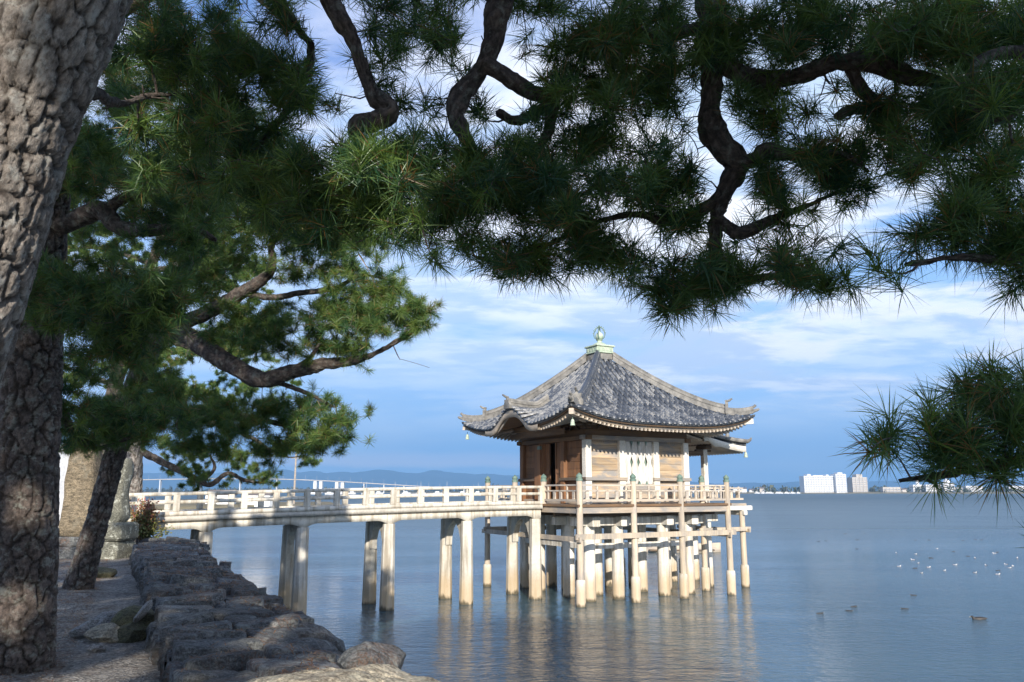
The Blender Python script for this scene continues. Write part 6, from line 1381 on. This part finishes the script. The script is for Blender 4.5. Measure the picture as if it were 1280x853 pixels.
# far shore buildings, boats, the long bridge
M['far_white'] = simple('far_white_wall', (0.80, 0.79, 0.77), (0.86, 0.85, 0.83), 0.05, rough=0.8, bump=0, fine=0.5)
M['far_beige'] = simple('far_beige_wall', (0.55, 0.49, 0.42), (0.66, 0.60, 0.52), 0.05, rough=0.8, bump=0, fine=0.5)
M['far_glass'] = simple('far_window', (0.24, 0.26, 0.29), (0.32, 0.34, 0.36), 0.2, rough=0.3, bump=0)
M['far_roof'] = simple('far_roof', (0.14, 0.13, 0.13), (0.26, 0.20, 0.17), 0.05, rough=0.8, bump=0, fine=0.5)
def far_x(px, y): return (px - 640) / F * (y * CP)
def block(name, label, px0, px1, h, y, wallm, floors, bays, cat='building', tower=None, dep=22):
    x0, x1 = far_x(px0, y), far_x(px1, y); t = thing(name, label, cat, ((x0 + x1) / 2, y, 1.5)); w = (x1 - x0) / 2
    q = MB(); q.box((-w, 0, -1), (w, dep, h), 0); q.build('wall', wallm, t)
    q = MB(); fh = h / (floors + 0.6)
    for f_ in range(floors): q.box((-w + 1, -0.06, 1.2 + f_ * fh), (w - 1, 0.02, 1.2 + f_ * fh + fh * 0.32), 0)
    q.build('window', M['far_glass'], t)
    q = MB()
    for k in range(bays + 1):
        x = -w + 2 * w * k / bays; q.box((x - 0.45, -0.9, -0.5), (x + 0.45, -0.06, h - 0.5), 0)
    q.build('balcony_fin', wallm, t)
    if tower:
        for a0, a1, hh in tower:
            q = MB(); q.box((a0 * w, 2, h + 0.01), (a1 * w, dep - 4, h + hh), 0.3); q.build('roof_house', wallm, t)
    return t
block('hotel', 'wide white ribbed slab hotel on the far shore right of the lake hall', 1006, 1047, 27, 1330, M['far_white'], 9, 13, 'hotel', [(-0.75, -0.55, 3.0), (-0.4, 0.2, 1.2), (0.4, 0.55, 2.2)])
block('hotel_tower', 'taller narrow white end block standing against the right side of the wide hotel', 1046, 1058.4, 30, 1322, M['far_white'], 10, 3, 'hotel', [(-0.5, 0.5, 2.5)])
block('tower_block', 'single cream coloured tower block right of the white hotel', 1066.5, 1084.5, 25, 1340, M['far_beige'], 8, 4, 'building', [(-0.35, 0.5, 5.0)])
for px0, px1, h, m_, lab in ((1104, 1126, 9, 'far_beige', 'low beige hall on the far shore just left of the dipping needle tips'), (1142, 1158, 13, 'far_white', 'white building with a pointed turret on the far shore, left of the domed one'), (1158, 1176, 13, 'far_white', 'plain white block between the turreted and the domed building on the far shore'), (1180, 1193, 16, 'far_white', 'white domed building on the far shore beneath the dark boughs'), (1194, 1203, 8, 'far_beige', 'small beige house right of the domed building on the far shore'), (1208, 1228, 11, 'far_white', 'white terrace building on the far shore below the low right bough'), (1262, 1282, 11, 'far_white', 'white block on the far shore at the right edge of the picture')):
    t = block('shore_building', lab, px0, px1, h, 1335 + rng.uniform(-6, 20), M[m_], max(2, int(h / 3.5)), max(3, int((px1 - px0) / 4)), dep=14)
    x = (far_x(px1, 1340) - far_x(px0, 1340)) / 2
    if 'turret' in lab and 'pointed' in lab: q = MB(); q.lathe([(3.0, h), (2.6, h + 6), (1.6, h + 8), (0.5, h + 10), (0.2, h + 16)], (0, 6, 0), 10); q.build('turret', M['far_white'], t)
    if 'domed' in lab and lab.startswith('white domed'): q = MB(); q.lathe([(6, h), (5.6, h + 2), (4.0, h + 4.4), (1.5, h + 5.8), (0.4, h + 8)], (0, 6, 0), 14); q.build('dome', M['far_white'], t)
hs = 0
for k in range(34):
    px = 652 + k * 9.6 if k < 32 else 1130 + 25 * (k - 32)
    px += rng.uniform(-3, 3)
    if 1000 < px < 1090: continue
    y = SHY + 45 + rng.uniform(0, 40); w = rng.uniform(3.5, 7.5); h = rng.uniform(3.2, 6.5)
    t = thing('shore_house', 'small low pale house in the row along the far shore', 'house', (far_x(px, y), y, 2.0), rng.uniform(-0.3, 0.3), 'small houses along the far shore')
    q = MB(); q.box((-w, -4, -0.5), (w, 4, h), 0); q.build('wall', M['far_white'] if rng.uniform() < 0.65 else M['far_beige'], t)
    q = MB(); q.prism([(-4.6, h), (4.6, h), (0, h + 2.4)], 'x', -w - 0.5, w + 0.5); q.build('roof', M['far_roof'], t)
def far_boat(px, y, z0, grp, lab, s=1.0, mast=False):
    t = thing('white_boat', lab, 'boat', (far_x(px, y), y, 0.0), rng.uniform(-0.6, 0.6), grp)
    xs_ = np.linspace(-4 * s, 4.4 * s, 9); V = []
    for x in xs_:
        w = 1.3 * s * (1 - max(0, x / (4.6 * s)) ** 2) + 0.05
        V += [(x, -w, 1.5 * s + 0.25 * max(0, x / 4)), (x, -w * 0.7, -0.3), (x, w * 0.7, -0.3), (x, w, 1.5 * s + 0.25 * max(0, x / 4))]
    np_mesh('hull', V, [grid_faces(9, 4, True), np.array([[0, 1, 2, 3], [35, 34, 33, 32]])], M['far_white'], t)
    q = MB(); q.box((-2.2 * s, -0.9 * s, 1.4 * s), (1.2 * s, 0.9 * s, 2.9 * s), 0.1); q.build('cabin', M['far_white'], t)
    if mast: q = MB(); q.tube(np.array([(0.3, 0, 2), (0.3, 0, 11 * s)]), 0.12, 6); q.build('mast', M['far_white'], t)
for k in range(9): far_boat(946 + k * 6.2 + rng.uniform(-2, 2), SHY - 10 + rng.uniform(-10, 4), 0, 'white boats moored on the far right shore', 'small white boat moored on the far shore between the hall and the white hotel', 1.0, k % 3 == 0)
for k in range(13): far_boat(392 + k * 17 + rng.uniform(-4, 4), 900 + rng.uniform(-40, 60), 0, 'white boats seen through the bridge railing', 'white boat far out on the lake seen through the footbridge railing', 1.25, k % 2 == 0)
# the long road bridge far away
lb = thing('road_bridge', 'long white road bridge far across the lake rising to the left above the footbridge railing', 'bridge', (0, 1500, 0))
bx_ = np.array([120, 200, 280, 350, 400, 450, 500, 560, 640]); bzv = np.array([23.0, 25.5, 27.0, 26.2, 23.5, 19.5, 15.0, 10.0, 6.5])
X = np.array([far_x(p, 1500) for p in np.linspace(120, 640, 80)]); Zb = np.interp(np.linspace(120, 640, 80), bx_, bzv); Zb = np.convolve(np.pad(Zb, 4, 'edge'), np.ones(9) / 9, 'valid'); V = []
for yy_, z_ in ((-5, -1.0), (5, -1.0), (5, 0.5), (-5, 0.5)): V.append(np.stack([X, np.full(80, yy_), Zb + z_], 1))
np_mesh('deck', np.array(V).transpose(1, 0, 2).reshape(-1, 3), [grid_faces(80, 4, True)[:, ::-1]], M['far_beige'], lb)
for p in (150, 200, 250, 300, 346, 394, 401, 421, 428, 455, 480, 505, 530, 555, 580):
    z = float(np.interp(p, bx_, bzv)); q = MB(); w = 3.0 if p in (394, 401, 421, 428) else 0.8; q.box((far_x(p, 1500) - w, -4, -3), (far_x(p, 1500) + w, 4, z - 1.5), 0.2); q.build('pier', M['far_white'], lb)
for p in range(130, 640, 14):
    z = float(np.interp(p, bx_, bzv)); q = MB(); q.tube(np.array([(far_x(p, 1500), -5.2, z), (far_x(p, 1500), -5.2, z + 8)]), 0.10, 5); q.build('lamp_post', M['far_white'], lb)
# spit of land with houses behind the footbridge, a pole
sx = np.linspace(-150, -33, 50); V = []
for f_, z_ in ((0, -0.5), (1.5, 0.7), (4, 1.1), (25, 1.4)): V.append(np.stack([sx, 140 + 5 * np.sin(sx / 9) + f_ + np.where(sx > -40, 0, 0), np.full(50, z_) - np.clip((sx + 37) * 0.5, 0, 1.7)], 1))
spit = np_mesh('far_bank', np.array(V).reshape(-1, 3), grid_faces(4, 50)[:, ::-1], M['far_bank'] if 'far_bank' in M else simple('far_bank', (0.14, 0.12, 0.07), (0.24, 0.20, 0.12), 0.3, rough=0.9, bump=0, fine=2)); spit['kind'] = 'structure'
up = thing('utility_pole', 'thin grey wooden pole rising beyond the footbridge railing under the pine boughs', 'pole', (*P(368, 612, 150)[:2], 0.0))
q = MB(); q.tube(np.array([(0, 0, 0.2), (0, 0, 10.6)]), (0.22, 0.15), 8); q.build('pole', M['wood_grey'], up); q = MB(); q.box((-0.9, -0.06, 9.6), (0.9, 0.06, 9.75), 0.0); q.build('cross_arm', M['wood_grey'], up)
for k, px in enumerate((268, 284, 322, 333)):
    y = 146 + rng.uniform(0, 8); w = rng.uniform(0.9, 1.6); t = thing('white_house', 'small white house on the low bank seen through the left half of the footbridge railing', 'house', (far_x(px, y), y, 1.2), rng.uniform(-0.2, 0.2), 'white houses on the far bank')
    q = MB(); q.box((-w, -1.5, -0.4), (w, 1.5, 1.7), 0); q.build('wall', M['far_white'], t); q = MB(); q.prism([(-1.8, 1.7), (1.8, 1.7), (0, 2.6)], 'x', -w - 0.2, w + 0.2); q.build('roof', M['far_roof'], t)
